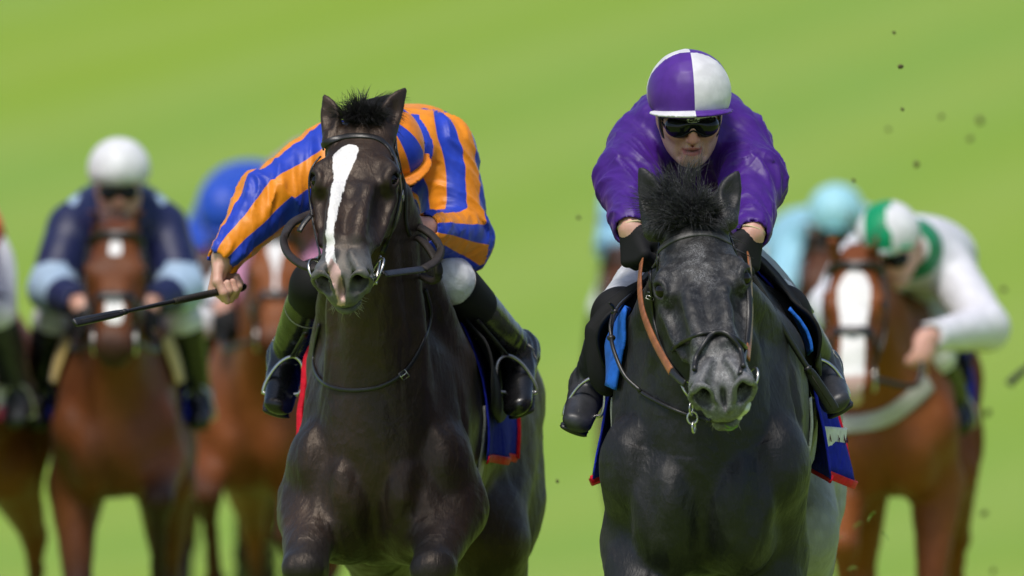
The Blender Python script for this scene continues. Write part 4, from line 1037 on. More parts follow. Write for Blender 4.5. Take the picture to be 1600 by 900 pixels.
RA = build_rider('jockey in blue and orange striped silks stretching out an arm with a whip', None, JA, dict(jacket=silk_a, cap=cap_a, peak=silk_mat('orange_peak', (.88, .26, .010), wr=.1, sheen=.1), breeches=MT['breeches'], boot=(MT['gloss_boot'], MT['matte_black'])), .010, True, stripes_a, capst_a, hand=0, gloves=False)
JB = dict(pelvis=P(1082, 262, .35), chest=P(1078, 206, -.18), neck=P(1077, 208, -.36), up=(0, -.3, 1), head=P(1077, 175, -.46), headM=rider_head(R(22), R(2), R(4)), hs=1.02, bag=.010, torso=[(P(1078, 262, -.10), (.165, .2, .13))],
    shoulder=[P(1002, 226, -.28), P(1154, 223, -.28)], elbow=[P(984, 292, -.46), P(1174, 292, -.46)], wrist=[P(985, 358, -.70), P(1176, 366, -.72)],
    hip=[P(1050, 392, .30), P(1118, 392, .30)], knee=[P(966, 492, -.40), P(1224, 488, -.40)], ankle=[P(922, 602, -.12), P(1284, 575, -.10)], toe=[P(900, 664, -.36), P(1308, 634, -.34)], cuff=.93, boot_up=.06, seams=False,
    puff={0: [(P(974, 272, -.42), .064)], 1: [(P(1183, 270, -.42), .064)]},
    hand=[dict(M=hand_frame((.18, -.30, -.90), (.75, -.62, .1)), sg=-1), dict(M=hand_frame((-.25, -.30, -.90), (-.75, -.62, .1)), sg=1)])
RB = build_rider('jockey in purple silks with a quartered purple and white cap and dark goggles', None, JB, dict(jacket=silk_b, cap=cap_b, breeches=MT['breeches'], boot=(MT['boot_soft'], MT['matte_black'])), .010, True, None, capst_b)

# badge on the underside of the purple rider's peak
W = RB['W']; c_ = W(0, .114, .0225); ux, uz, un = JB['headM'][:, 0], nrm(JB['headM'][:, 2] + JB['headM'][:, 1] * .15), nrm(JB['headM'][:, 1] - JB['headM'][:, 2] * .15)
pkB = [o for o in RB['cap'].children if o.name.startswith('peak')][0]
t_ = np.linspace(0, 2 * np.pi, 28, endpoint=False); rim_ = c_ + np.outer(np.cos(t_) * .0175, ux) + np.outer(np.sin(t_) * .0078, uz)
V = np.concatenate([rim_ - un * .004, rim_ + un * .002, [c_ + un * .0035]]); F = [[k, (k + 1) % 28, 28 + (k + 1) % 28, 28 + k] for k in range(28)] + [[28 + k, 28 + (k + 1) % 28, 56] for k in range(28)]
newmesh('badge', V, F, MT['badge'], pkB)
tc = bpy.data.curves.new('badge_lettering', 'FONT'); tc.body = 'GPA'; tc.size = .0125; tc.extrude = .0006; tc.offset = .0003; tc.align_x = 'CENTER'; tc.align_y = 'CENTER'; tc.materials.append(MT['black_leather'])
to = bpy.data.objects.new('badge_text', tc); COL.objects.link(to); bpy.context.view_layer.update(); me_ = bpy.data.meshes.new_from_object(to.evaluated_get(bpy.context.evaluated_depsgraph_get())); bpy.data.objects.remove(to); to = bpy.data.objects.new('badge_lettering', me_); COL.objects.link(to); to.parent = pkB; loc_ = c_ + un * .0042 - A(pkB['_o'])
to.matrix_local = Matrix(((*[ux[0], uz[0], un[0]], loc_[0]), (*[ux[1], uz[1], un[1]], loc_[1]), (*[ux[2], uz[2], un[2]], loc_[2]), (0, 0, 0, 1)))
W = RA['W']; V, F = ribbon_mesh([W(a, b, c) for a, b, c in ((.108, .02, .03), (.103, -.03, .06), (.07, -.09, .09), (0, -.112, .10))], [JA['headM'] @ nrm(A((a, b, c - .05))) for a, b, c in ((.108, .02, .03), (.103, -.03, .06), (.07, -.09, .09), (0, -.112, .10))], .012, .004, 18); newmesh('goggle_strap', V, F, MT['matte_black'], RA['cap'])
# ---------------- forelocks, whiskers
def forelock(H, mat, n, spread, length, aim, rad=.0016, seedroot=(0, -.005, 0), jit=.28, curl=.7, grav=(0, .1, -.35), u=.03):
    rng = H['rng']; ro, di = [], []; nc = max(6, n // 22); cl = [(rng.uniform(-1, 1), rng.random(), rng.normal(size=3) * jit) for _ in range(nc)]
    for i in range(n):
        a, t, j_ = cl[i % nc]; a = a + rng.normal() * .10; ro.append(H['hp'](a * spread, seedroot[1] - .03 + u * t + rng.normal() * .004, -.012)); di.append(nrm(A(aim, float) + A((a * .5, 0, -abs(a) * .15)) + j_))
    jit = .09
    V, F = strands(rng, ro, di, length, rad, curl, 7, grav, jit, group=nc); return newmesh('forelock', V, F, mat, H['root'])
forelock(HA, MT['black_hair'], 1700, .026, .080, (.05, -.30, .85), jit=.20, grav=(0, -.12, -.85), curl=.55, rad=.0007, seedroot=(0, .012, 0))
forelock(HA, MT['black_hair'], 420, .02, .11, (1.0, .3, -.15), seedroot=(0, -.06, 0), jit=.22, rad=.0008, curl=.5)
forelock(HB, MT['grey_hair'], 1900, .034, .105, (.0, -.38, .88), jit=.22, rad=.0009, grav=(.05, -.32, -.9), curl=.6, seedroot=(0, .01, 0))
forelock(HB, MT['grey_hair'], 800, .026, .15, (-.95, .0, 1.0), seedroot=(0, -.03, 0), jit=.22, rad=.0009, grav=(.3, -.2, -.6), curl=.5)
def whiskers(H, n):
    rng = H['rng']; ro, di = [], []
    for i in range(n):
        a = rng.uniform(-1.2, 1.2); p = H['hp'](.038 * math.sin(a), rng.uniform(.47, .56), -.165 + .03 * (1 - math.cos(a))); ro.append(p); di.append(H['HM'] @ nrm(A((.8 * math.sin(a), .25, -.8))))
    ro, _ = H['s'].snap(A(ro), -.001); V, F = strands(rng, ro, di, .028, .0005, .3, 4, (0, 0, -.2), .3); newmesh('whiskers', V, F, MT['white_hair'], H['root'])
whiskers(HA, 130); whiskers(HB, 60)

# ---------------- bridle of the black horse
bl = MT['black_leather']
BA = thing('bridle', 'black leather bridle on the black horse with the white blaze, plain browband and no noseband', 'bridle', HA['hp'](0, 0, 0))
strap_px(HA, 'browband', [(497, 236), (507, 225), (528, 216), (554, 212), (582, 214), (598, 221), (610, 234), (615, 246)], .017, bl, BA, .002, .005, 40, 40)
for w0, w1 in ((-.100, -.096), (.100, .096)):                      # crown piece behind the ears
    pass
hpA = HA['hp']
def head_strap(H, name, pts, w, mat, root, off=.003, t=.004, n=30):
    q = crom(A([H['hp'](*p) for p in pts]), 24); p, nn = H['s'].snap(q, off); 
    for _ in range(3): p[1:-1] = .25 * p[:-2] + .5 * p[1:-1] + .25 * p[2:]; nn[1:-1] = nrm(nn[:-2] + 2 * nn[1:-1] + nn[2:])
    return strap(name, p, nn, w, mat, root, t, n)
def bridle_common(H, root):
    head_strap(H, 'headpiece', [(-.102, .06, -.06), (-.095, -.03, -.06), (-.06, -.10, -.03), (0, -.11, .0), (.06, -.10, -.03), (.095, -.03, -.06), (.102, .06, -.06)], .020, bl, root, .003)
    for q in (-1, 1): head_strap(H, 'throatlash', [(q * .104, .05, -.06), (q * .100, .10, -.17), (q * .05, .10, -.245), (0, .10, -.25)], .010, bl, root, .005)
bridle_common(HA, BA)
strap_px(HA, 'cheekpiece', [(614, 242), (622, 268), (625, 300), (619, 338), (607, 372), (597, 396)], .014, bl, BA, .003, .005, 30, 22)
strap_px(HA, 'cheekpiece', [(496, 240), (485, 268), (483, 305), (485, 345), (490, 378), (499, 402)], .014, bl, BA, .003, .005, 30, 22)
strap_px(HA, 'throatlash', [(616, 246), (630, 276), (634, 310), (634, 345), (640, 368)], .010, bl, BA, .003, .004, 30, 22)
kp = HA['s'].hit(625, 306, .009)[0][0]; buckle('buckle', kp, HA['HM'][:, 2], HA['HM'][:, 1], .022, .018, MT['steel'], BA)
for q in (-1, 1):
    c = hpA(q * .076, .475, -.108); ring('bit_ring', c, .040, HA['HM'][:, 1], HA['HM'][:, 2] * .8 + HA['HM'][:, 0] * q * .55, .0036, MT['steel'], BA, 30, 1.05)
    cord('bit_cheek', [c - HA['HM'][:, 1] * .062 + HA['HM'][:, 0] * q * .004, c + HA['HM'][:, 1] * .045 + HA['HM'][:, 0] * q * .004], [.0035, .0042], MT['steel'], BA)
cord('bit', [hpA(-.076, .475, -.118), hpA(0, .50, -.130), hpA(.076, .475, -.118)], .006, MT['steel'], BA, 9)
# reins: looped either side of the neck, rubber grips
RNA = thing('reins', 'looped black rubber grip reins swinging either side of the black horse with the blaze', 'reins', P(640, 420, -.3))
def loop_px(name, px, Ys, w, t, mat, root, n=48):
    pts = A([P(x, y, Y) for (x, y), Y in zip(px, Ys)]); q = crom(pts, n); T = nrm(np.gradient(q, axis=0)); N = nrm(np.cross(T, np.cross(T, A((0, .15, 1.)))))
    N = nrm(np.cross(T, A((0., 1., .15)))); N = nrm(.55 * N * np.sign(N[:, 2:3] + .3) + A((.1, -.85, .1))); N = nrm(N - (N * T).sum(1, keepdims=True) * T); V, F = ribbon_mesh(q, N, w, t); return newmesh(name, V, F, mat, root)
c1 = hpA(.082, .50, -.122)
loop_px('rein_strap', [(600, 428), (630, 424), (662, 420)], [c1[1] - .01, -.42, -.30], .021, .006, bl, RNA, 16)
loop_px('rein_grip', [(662, 420), (680, 408), (688, 391), (680, 373), (662, 358), (636, 347), (622, 342)], [-.30, -.24, -.18, -.12, -.08, -.02, .05], .024, .010, MT['rubber'], RNA)
loop_px('rein_grip', [(640, 362), (662, 378), (678, 400), (686, 424), (678, 438), (662, 432), (648, 420)], [-.02, -.10, -.16, -.18, -.15, -.05, .02], .024, .010, MT['rubber'], RNA)
loop_px('rein_grip', [(500, 330), (478, 337), (455, 350), (444, 372), (450, 395), (470, 412), (494, 420)], [.05, -.05, -.15, -.25, -.35, -.45, -.52], .024, .010, MT['rubber'], RNA)
loop_px('rein_keeper', [(486, 336), (474, 350), (467, 362)], [-.40, -.42, -.43], .014, .005, bl, RNA, 10)
# neck strap
NSA = thing('neck_strap', 'thin black buckled strap round the neck and chest of the black horse with the blaze', 'neck strap', P(560, 608, -.15))
strap_px(HA, 'strap', [(500, 506), (492, 545), (491, 575), (505, 598), (535, 609), (572, 609), (602, 601), (630, 583), (652, 552), (667, 517), (673, 485), (664, 452)], .010, bl, NSA, .004, .005, 60, 50)
p_, n_ = HA['s'].hit(629, 586, .009); buckle('buckle', p_[0], nrm(A((.8, 0, .6))), nrm(A((-.6, 0, .8))), .020, .022, MT['steel'], NSA)

# ---------------- bridle of the grey
BB = thing('bridle', 'dark bridle with a crossed figure eight noseband on the dark grey horse', 'bridle', HB['hp'](0, 0, 0))
strap_px(HB, 'browband', [(1017, 416), (1024, 400), (1036, 385), (1058, 372), (1087, 365), (1117, 367), (1140, 379), (1148, 390)], .018, leather_mat('worn_leather', (.075, .072, .072), .5), BB, .002, .005, 40, 40)
bridle_common(HB, BB)
strap_px(HB, 'cheekpiece', [(1017, 425), (1018, 460), (1023, 505), (1033, 542), (1049, 572), (1067, 594)], .013, bl, BB, .003, .005, 30, 22)
strap_px(HB, 'cheekpiece', [(1152, 396), (1167, 430), (1171, 485), (1168, 528), (1163, 556), (1156, 585)], .013, bl, BB, .003, .005, 30, 22)
def cord_px(H, name, px, r, mat, root, off, n=36):
    q = crom(A(px, float), 24); p, nn = H['s'].hit(q[:, 0], q[:, 1], off)
    for _ in range(2): p[1:-1] = .25 * p[:-2] + .5 * p[1:-1] + .25 * p[2:]
    return cord(name, p, r, mat, root, n)
cord_px(HB, 'noseband', [(1052, 548), (1060, 540), (1076, 531), (1096, 523), (1122, 521), (1143, 527), (1156, 536), (1163, 545)], .0065, bl, BB, .005)
cord_px(HB, 'noseband', [(1088, 582), (1090, 562), (1097, 543), (1110, 527), (1128, 521), (1142, 530), (1152, 546), (1158, 564), (1160, 578)], .0065, bl, BB, .010)
for q in (-1, 1):
    c = HB['hp'](q * .074, .475, -.112); ring('bit_ring', c, .034, HB['HM'][:, 1], HB['HM'][:, 2] * .8 + HB['HM'][:, 0] * q * .55, .0034, MT['steel'], BB)
cord('bit', [HB['hp'](-.074, .475, -.118), HB['hp'](0, .50, -.130), HB['hp'](.074, .475, -.118)], .006, MT['steel'], BB, 9)
c = HB['hp'](-.078, .50, -.120)
for k in range(3): ring('bit_chain_link', c + A((.004 + .003 * k, -.01, -.022 - .024 * k)), .014 - .001 * k, (1, 0, 0) if k % 2 else (.3, 1, 0), (0, 0, 1), .0024, MT['steel'], BB, 18, 1.2)
p_, n_ = HB['s'].hit(1019, 462, .006); buckle('buckle', p_[0], nrm(A((.9, 0, -.3))), nrm(A((.3, 0, .9))), .020, .018, MT['steel'], BB)
RNB = thing('reins', 'tan leather reins running down the cheek of the dark grey horse', 'reins', P(1000, 470, -.8))
q = [(1002, 408, -.78), (999, 440, -.92), (1002, 478, -1.05), (1012, 510, -1.2), (1028, 545, -1.33), (1048, 580, -1.45)]; pts = A([P(*a) for a in q]); 
strap('rein_strap', pts, [nrm(A((-.75, -.65, .1)))] * 6, .022, MT['brown_leather'], RNB, .005, 40)
q = [(1048, 580, -1.45), (1060, 592, -1.49), (1070, 600, -1.52)]; strap('rein_end', A([P(*a) for a in q]), [nrm(A((-.75, -.65, .1)))] * 3, .018, bl, RNB, .006, 12)
q = [(1170, 398, -.78), (1172, 420, -.9), (1173, 450, -1.05), (1174, 480, -1.2), (1172, 520, -1.35), (1168, 560, -1.45)]; strap('rein_strap', A([P(*a) for a in q]), [nrm(A((.75, -.65, .1)))] * 6, .022, MT['brown_leather'], RNB, .005, 40)
NSB = thing('neck_strap', 'thin black strap knotted at the shoulder and passing under the dark grey horse\'s neck', 'neck strap', P(1000, 610, -.9))
q = [(990, 458, -.55), (968, 478, -.72), (957, 503, -.86), (955, 528, -.95), (962, 556, -1.0), (977, 588, -1.04), (1001, 611, -1.07)]; cord('strap', A([P(*a) for a in q]), .0055, bl, NSB, 40)
cord_px(HB, 'strap', [(1001, 611), (1018, 622), (1045, 636), (1075, 648), (1110, 655)], .0055, bl, NSB, .005)
for (x, y, Y) in ((955, 528, -.95), (961, 487, -.79)): c = P(x, y, Y); V, F = uv_sphere(c, .0115, 12, 8, (1, 1, .8)); newmesh('knot', V, F, bl, NSB)
cord('loose_end', [P(961, 487, -.79), P(957, 478, -.80), P(952, 473, -.82)], [.004, .004, .003], bl, NSB, 9)
cord('loose_end', [P(955, 528, -.95), P(953, 510, -.93), P(956, 492, -.90)], [.004, .004, .003], bl, NSB, 9)

# ---------------- saddles and cloths
def flareA(U, T):
    e = np.abs(T - .5) * 2; return .035 * np.clip(e - .62, 0, 1) ** 1.2 / .38 * (.4 + .6 * U) + .012 * np.sin(U * 9 + T * 3) * e ** 3 + .02 * np.clip(e - .8, 0, 1) * np.sin(U * 14) + .13 * np.exp(-((T - .22) / .07) ** 2) * np.clip(U - .35, 0, 1)
CA, SA, gA = saddle_set(HA, 'small black racing saddle on the black horse with the blaze', 'royal blue saddle cloth edged in red on the black horse with the blaze', None, MT['navy_cloth'], MT['red_trim'], MT['matte_black'], None, flareA, 1.88, y=(.36, .96), shape=lambda U, T, Y, An: (Y - .11 * np.clip(1 - T * 2.2, 0, 1) * (1 - U), An), front=((0, 20),), flap=(1,))
def flareB(U, T):
    e = np.abs(T - .5) * 2; k_ = np.clip(e - .55, 0, 1) / .45; return (.08 + .02 * (T > .5)) * k_ ** 1.3 * (.2 + .8 * U) + .014 * np.sin(U * 10 + 1) * k_ + .03 * k_ ** 3 * np.sin(U * 7 + 2)
CB, SB, gB = saddle_set(HB, 'black racing saddle on the dark grey horse', 'royal blue saddle cloth edged in red flapping on the dark grey horse', None, MT['navy_cloth'], MT['red_trim'], MT['matte_black'], None, flareB, 2.0, y=(.42, 1.0), flap_a=1.15)
for q in (-1, 1): sheet(HB, 'pad', MT['light_blue_cloth'], SB, .13 if q < 0 else .27, .48, q * (.60 if q < 0 else .60), q * (1.20 if q < 0 else .95), .016, .008, 12, 14)
stirrup(SA, P(478, 520, .30), JA['toe'][0] * .6 + A(JA['ankle'][0]) * .4 + A((0, -.02, -.01)), (.3, -.1, .95), (.9, -.3, 0))
stirrup(SA, P(745, 500, .30), JA['toe'][1] * .6 + A(JA['ankle'][1]) * .4 + A((0, -.02, -.01)), (-.3, -.1, .95), (.9, .3, 0))
stirrup(SB, P(960, 560, -.45), JB['toe'][0] * .55 + A(JB['ankle'][0]) * .45 + A((0, -.02, -.02)), (.3, -.1, .95), (.9, -.3, 0))
stirrup(SB, P(1245, 540, -.45), JB['toe'][1] * .55 + A(JB['ankle'][1]) * .45 + A((0, -.02, -.02)), (-.3, -.1, .95), (.9, .3, 0))
def slab(name, px, Y, nor, t, mat, root, bulge=.02):
    """a stiff padded piece of given outline, real thickness, slightly domed"""
    Ys = np.broadcast_to(A(Y, float), (len(px),)); q = crom(A([P(x, y, d) for (x, y), d in zip(px, Ys)] + [P(*px[0], Ys[0])]), len(px) * 4 + 1)[:-1]; n = nrm(A(nor, float)); c = q.mean(0); m = len(q)
    rings = [q - n * t, q, c + (q - c) * .94 + n * t * .5, c + (q - c) * .6 + n * (t * .5 + bulge * .7), c + (q - c) * .25 + n * (t * .5 + bulge)]
    V = np.concatenate(rings + [[c + n * (t * .5 + bulge)]]); F = [list(range(m))]
    for r in range(4): F += [[r * m + k, r * m + (k + 1) % m, (r + 1) * m + (k + 1) % m, (r + 1) * m + k] for k in range(m)]
    F += [[4 * m + k, 4 * m + (k + 1) % m, 5 * m] for k in range(m)]
    return newmesh(name, V, F, mat, root)
slab('knee_roll', [(1002, 436), (975, 450), (945, 472), (922, 500), (914, 514), (915, 545), (918, 580), (926, 604), (944, 618), (962, 600), (958, 560), (968, 530), (990, 500), (1006, 470)], -.54, (-.55, -.8, .2), .016, MT['matte_black'], SB)
slab('knee_roll', [(1176, 438), (1205, 448), (1238, 470), (1262, 498), (1268, 522), (1272, 556), (1258, 590), (1240, 600), (1232, 570), (1218, 540), (1200, 512), (1180, 485)], -.54, (.55, -.8, .2), .016, MT['matte_black'], SB)
# white printed band along the back corner of the grey's cloth (only scraps of the print show)
e_ = (gB[8:23, 41] + gB[8:23, 42]) / 2; n_ = nrm(e_ - HB['lw'](0, .6, 1.22)); bd = strap('printed_band', e_ + n_ * .004, n_, .055, MT['white_cloth'], CB, .004)
pr = cloth_mat('dark_red_print', (.16, .02, .09), .6); up_n = nrm(gB[15, 45] - gB[15, 38])
for k in range(7):
    i_ = 2 * k; a_ = e_[i_] + n_[i_] * .0075; w_ = up_n * .012; q_ = nrm(e_[min(i_ + 1, 14)] - e_[max(i_ - 1, 0)]) * .010
    pts_ = ([a_ - w_, a_ + w_ * .2 + q_, a_ + w_], [a_ - w_ + q_, a_ - w_ - q_ * .4, a_ + w_, a_ + w_ + q_], [a_ - w_, a_ + w_])[k % 3]; strap('print', pts_, [n_[i_]] * len(pts_), .006, pr, bd, .0012, 9)
# ---------------- whips
whip('black riding whip held out sideways by the rider in blue and orange', gripA - dA * .062, tipA, flapn=(.1, -1, .5), grip=.30)
whip('black braided whip hanging down beside the dark grey horse from the purple rider', P(1164, 418, -.84), P(1303, 642, -.72), flapn=(-.2, -1, .1), th=1.4)

def mouth_bits():
    c = HB['s'].snap(HB['hp'](.006, .592, -.145), .004)[0][0]
    for k in range(2):
        t = np.linspace(0, 1, 8); a = (-.25, .6)[k]; X = c + np.stack([(t - .5) * .036, -.004 - .003 * k + 0 * t, .004 - .004 * k - .007 * np.sin(t * 3.1) + (t - .5) * .02 * a], 1); V, F = ribbon_mesh(X, [(0, -1, .2)] * 8, .006 * np.sin(.3 + t * 2.6), .0012); newmesh('grass_in_mouth', V, F, MT['grass_bit'], HB['root'])
    s = SDF(); rg = np.random.RandomState(5)
    q, _ = HB['s'].snap(A([HB['hp'](.05 + rg.normal() * .004, .555 + rg.normal() * .006, -.135 + rg.normal() * .009) for k in range(18)]), .002)
    for p in q: s.ell(p, .006 + .005 * rg.random(), k=.005)
    sculpt('mouth_foam', s, plain_mat('mouth_foam', (.72, .72, .70), .35, bump=.5, scale=300), HB['root'], .003)
mouth_bits()
# ================================================================== the field behind
NM = dict(b='bay racehorse with a white star at left', c='brown racehorse behind the outstretched whip hand', d='chestnut racehorse with a round white star', e='dark bay racehorse behind the dark grey', f='brown racehorse behind the broad faced chestnut', g='broad white faced chestnut racehorse', h='light bay racehorse cut by the left edge', i='bay racehorse beyond the right edge')
def field_pair(key, Y, px, sc, yaw, pollpx, head, legs, coat, hair, hlabel, rlabel, silks, capm, cloth_m, trim_m, over=None, blaze=None, dz=0.0, stripe=None, capstripe=None, boots=None, breeches=None, rhead=(18, 0, 0), tack='brown', dx=0.0, pts=True, side=0.0, cloth_lab='saddle cloth', gloves=True):
    sc *= .87; dz += .21; loc = A((P(px, 0, Y)[0], Y, dz)); po = P(pollpx[0], pollpx[1], Y - .35)
    M = head_frame(*[R(a) for a in head]); w = lambda a, b, c: po + A((a, b, c)) @ M.T
    ears = [(w(q * .062, .02, -.005), w(q * .085, .00, .135), M @ A((q * .4, .7, .5)), .030, q) for q in (-1, 1)]
    H = build_horse('racehorse', hlabel, loc, R(yaw), sc, po, tuple(R(a) for a in head), legs, coat, hair, ears, False, .030, None, blaze=blaze, pinks='nose' if key == 'g' else None, points=pts, group='racehorses galloping behind', mane_n=70, hsc=1.02)
    lw = H['lw']; j = dict(pelvis=(dx * .3, .95, 1.84), chest=(dx, .50, 1.93), neck=(dx, .30, 1.93), head=(dx + side, .12, 1.95), shoulder=[(dx - .175, .42, 1.89), (dx + .175, .42, 1.89)], elbow=[(dx - .25, .24, 1.66), (dx + .25, .24, 1.66)],
        wrist=[(-.13, -.02, 1.60), (.13, -.02, 1.60)], hip=[(-.13, .85, 1.74), (.13, .85, 1.74)], knee=[(-.25, .40, 1.54), (.25, .40, 1.54)], ankle=[(-.30, .62, 1.24), (.30, .62, 1.24)], toe=[(-.31, .46, 1.14), (.31, .46, 1.14)])
    J = {k_: ([lw(*a) for a in v] if isinstance(v, list) else lw(*v)) for k_, v in j.items()}
    for k_, v in (over or {}).items():
        if isinstance(k_, tuple): J[k_[0]][k_[1]] = P(v[0], v[1], v[2])
        else: J[k_] = P(*v)
    J['headM'] = rider_head(*[R(a) for a in rhead]); J['hs'] = .93; J['hem'] = -9; J['bag'] = .008; J['up'] = (0, -.25, 1)
    J['torso'] = [(J['chest'] * .6 + J['pelvis'] * .4 + A((0, -.05, -.06)), (.15, .2, .12))]
    J['hand'] = [dict(M=hand_frame((.1, -.5, -.8), (.8, -.5, .1)), sg=-1), dict(M=hand_frame((-.1, -.5, -.8), (-.8, -.5, .1)), sg=1)]
    Rr = build_rider(rlabel, 'riders behind', J, dict(jacket=silks, cap=capm, breeches=breeches or MT['breeches'], boot=(boots or MT['gloss_boot'], MT['matte_black'])), .022, False, stripe, capstripe, fold=0, gloves=gloves)
    nm = NM[key]
    cl = thing('saddle_cloth', cloth_lab + ' on the ' + nm, 'saddle cloth', lw(0, .6, 1.6), 'saddle cloths behind')
    p, g, d = sheet(H, 'cloth_panel', cloth_m, cl, .40, .95, -1.75, 1.75, .014, .006, 12, 22, flare=lambda U, T: .05 * np.clip(np.abs(T - .5) * 2 - .6, 0, 1) * (.4 + U))
    for q in (0, -1): strap('trim', g[:, q], nrm(g[:, q] - lw(0, .6, 1.22)), .045, trim_m, cl, .01)
    sd_ = thing('saddle', 'small racing saddle on the ' + nm, 'saddle', lw(0, .6, 1.62), 'saddles behind')
    sheet(H, 'seat', MT['black_leather'], sd_, .42, .90, -.7, .7, .03, .025, 8, 10)
    for q in (-1, 1): sheet(H, 'flap', MT['matte_black'], sd_, .36, .66, q * .5, q * 1.35, .03, .008, 7, 8)
    for i in (0, 1): stirrup(sd_, lw((-1, 1)[i] * .29, .50, 1.42), J['toe'][i] * .5 + J['ankle'][i] * .5 + A((0, 0, -.02)), (0, -.1, 1), (.9, 0, 0))
    br = thing('bridle', 'leather bridle with reins on the ' + nm, 'bridle', H['hp'](0, 0, 0), 'bridles behind'); lm = MT['black_leather']
    head_strap(H, 'browband', [(-.104, .06, -.05), (-.07, .055, .012), (0, .06, .02), (.07, .055, .012), (.104, .06, -.05)], .024, lm, br, .014, .006, 16)
    head_strap(H, 'noseband', [(-.11, .38, -.12), (-.125, .365, -.02), (-.085, .36, .055), (0, .36, .075), (.085, .36, .055), (.125, .365, -.02), (.11, .38, -.12)], .026, lm, br, .014, .006, 16)
    for i, q in enumerate((-1, 1)):
        head_strap(H, 'cheekpiece', [(q * .104, .06, -.04), (q * .11, .22, -.09), (q * .076, .46, -.11)], .018, lm, br, .010, .006, 14)
        c = H['hp'](q * .078, .475, -.112); ring('bit_ring', c, .036, H['HM'][:, 1], H['HM'][:, 2], .005, MT['steel'], br, 16)
        hnd = A(J['wrist'][i]) + J['hand'][i]['M'][:, 1] * .08; mid = c * .5 + hnd * .5 + A((q * .05, 0, -.05)); cord('rein', [c, mid, hnd], .009, lm, br, 14)
    H['sd'] = sd_; H['J'] = J; H['br'] = br; H['cl'] = cl
    return H
bay = coat_mat('bay_coat', (.115, .032, .009), (.18, .055, .014), (.012, .009, .008), tan=(.20, .07, .02), spec=.22)
dbay = coat_mat('dark_bay_coat', (.075, .022, .008), (.12, .036, .011), (.012, .009, .008), tan=(.12, .042, .012), spec=.22)
chest = coat_mat('chestnut_coat', (.19, .050, .010), (.26, .078, .016), (.05, .018, .008), tan=(.29, .10, .025), spec=.22)
lchest = coat_mat('light_chestnut_coat', (.20, .062, .016), (.27, .09, .026), (.06, .025, .012), tan=(.32, .13, .05), spec=.22)
def solid(n, c, r=.45): return silk_mat(n, c, rough=r, sheen=.15)
navy_s = silk_mat('navy_and_pale_blue_silk', (.012, .018, .075), (.38, .52, .68), sheen=.15); white_cap = solid('white_cap_silk', (.78, .78, .79)); white_s = silk_mat('white_and_green_silk', (.76, .75, .80), (.01, .22, .09), sheen=.15)
blue_s = solid('bright_blue_silk', (.015, .075, .52)); lblue_s = silk_mat('pale_blue_silk', (.28, .56, .74), (.02, .04, .13), sheen=.15); lblue_cap = solid('pale_blue_cap_silk', (.36, .68, .78)); sky_s = solid('sky_blue_silk', (.33, .63, .76))
green_cap = silk_mat('green_and_white_cap', (.78, .78, .80), (.0, .30, .12), sheen=.1); orange_s = solid('vermilion_silk', (.80, .09, .012)); mauve_s = solid('mauve_silk', (.50, .22, .34)); mauve_cap = solid('mauve_cap_silk', (.55, .28, .38)); orange_cap = solid('vermilion_cap', (.80, .09, .012)); yellow_c = cloth_mat('cream_cloth', (.62, .45, .16), .7)
pinkred = cloth_mat('pink_red_trim', (.62, .03, .13), .6); purple_s = solid('violet_silk', (.12, .04, .30)); purple_cap = solid('violet_cap', (.12, .04, .30)); tan_leather_rein = MT['brown_leather']
def band_arm(V, J):
    """pale shoulders and cuffs on navy"""
    out = np.full(len(V), -.02)
    for i in (0, 1):
        a, b, c = A(J['shoulder'][i]), A(J['elbow'][i]), A(J['wrist'][i]); out = np.maximum(out, 0.088 - np.linalg.norm(V - a - A(((-1, 1)[1 - i] * .05, 0, .03)), axis=1)); S, PH, d = limb_uv(V, [b, c], (0, 0, 1)); out = np.maximum(out, np.where(d < .09, .06 - np.abs(S - .04), -.02))
    return np.clip(out, -.02, .02)
FB = field_pair('b', 9.0, 180, .96, 0, (181, 352), (50, 0, 0), ('down', 'fold', 'push', 'under'), bay, MT['black_hair'], 'bay racehorse with a white star and snip, under the white capped rider at left', 'jockey in navy and pale blue silks with a plain white cap',
    navy_s, white_cap, MT['navy_cloth'], MT['navy_cloth'], over={'head': (186, 288, 9.2)}, blaze=[(.05, 0, -.01), (.08, 0, .020), (.13, 0, .026), (.17, 0, .012), (.19, 0, -.02), (.31, 0, -.02), (.34, 0, .02), (.40, 0, .036), (.46, 0, .030), (.49, 0, -.01)], stripe=band_arm, rhead=(14, 0, 0), cloth_lab='navy and cream saddle cloth')
for q in (-1, 1): sheet(FB, 'pad', yellow_c, FB['sd'], .12, .40, q * .62, q * 1.25, .02, .01, 8, 10)
field_pair('c', 15.0, 318, .98, -3, (318, 400), (46, 0, -6), ('half', 'fold', 'under', 'push'), dbay, MT['black_hair'], 'brown racehorse half hidden behind the outstretched whip hand, under the bright blue rider', 'jockey in plain bright blue silks and blue cap bent low behind the striped sleeve',
    blue_s, blue_s, MT['white_cloth'], pinkred, over={'head': (352, 345, 14.9), 'neck': (374, 318, 15.3), 'chest': (390, 306, 15.7), ('shoulder', 0): (345, 318, 15.5), ('shoulder', 1): (430, 308, 15.6), ('elbow', 0): (318, 372, 15.2), ('wrist', 0): (322, 420, 15.0)}, rhead=(40, 0, 0), cloth_lab='white and pink edged saddle cloth')
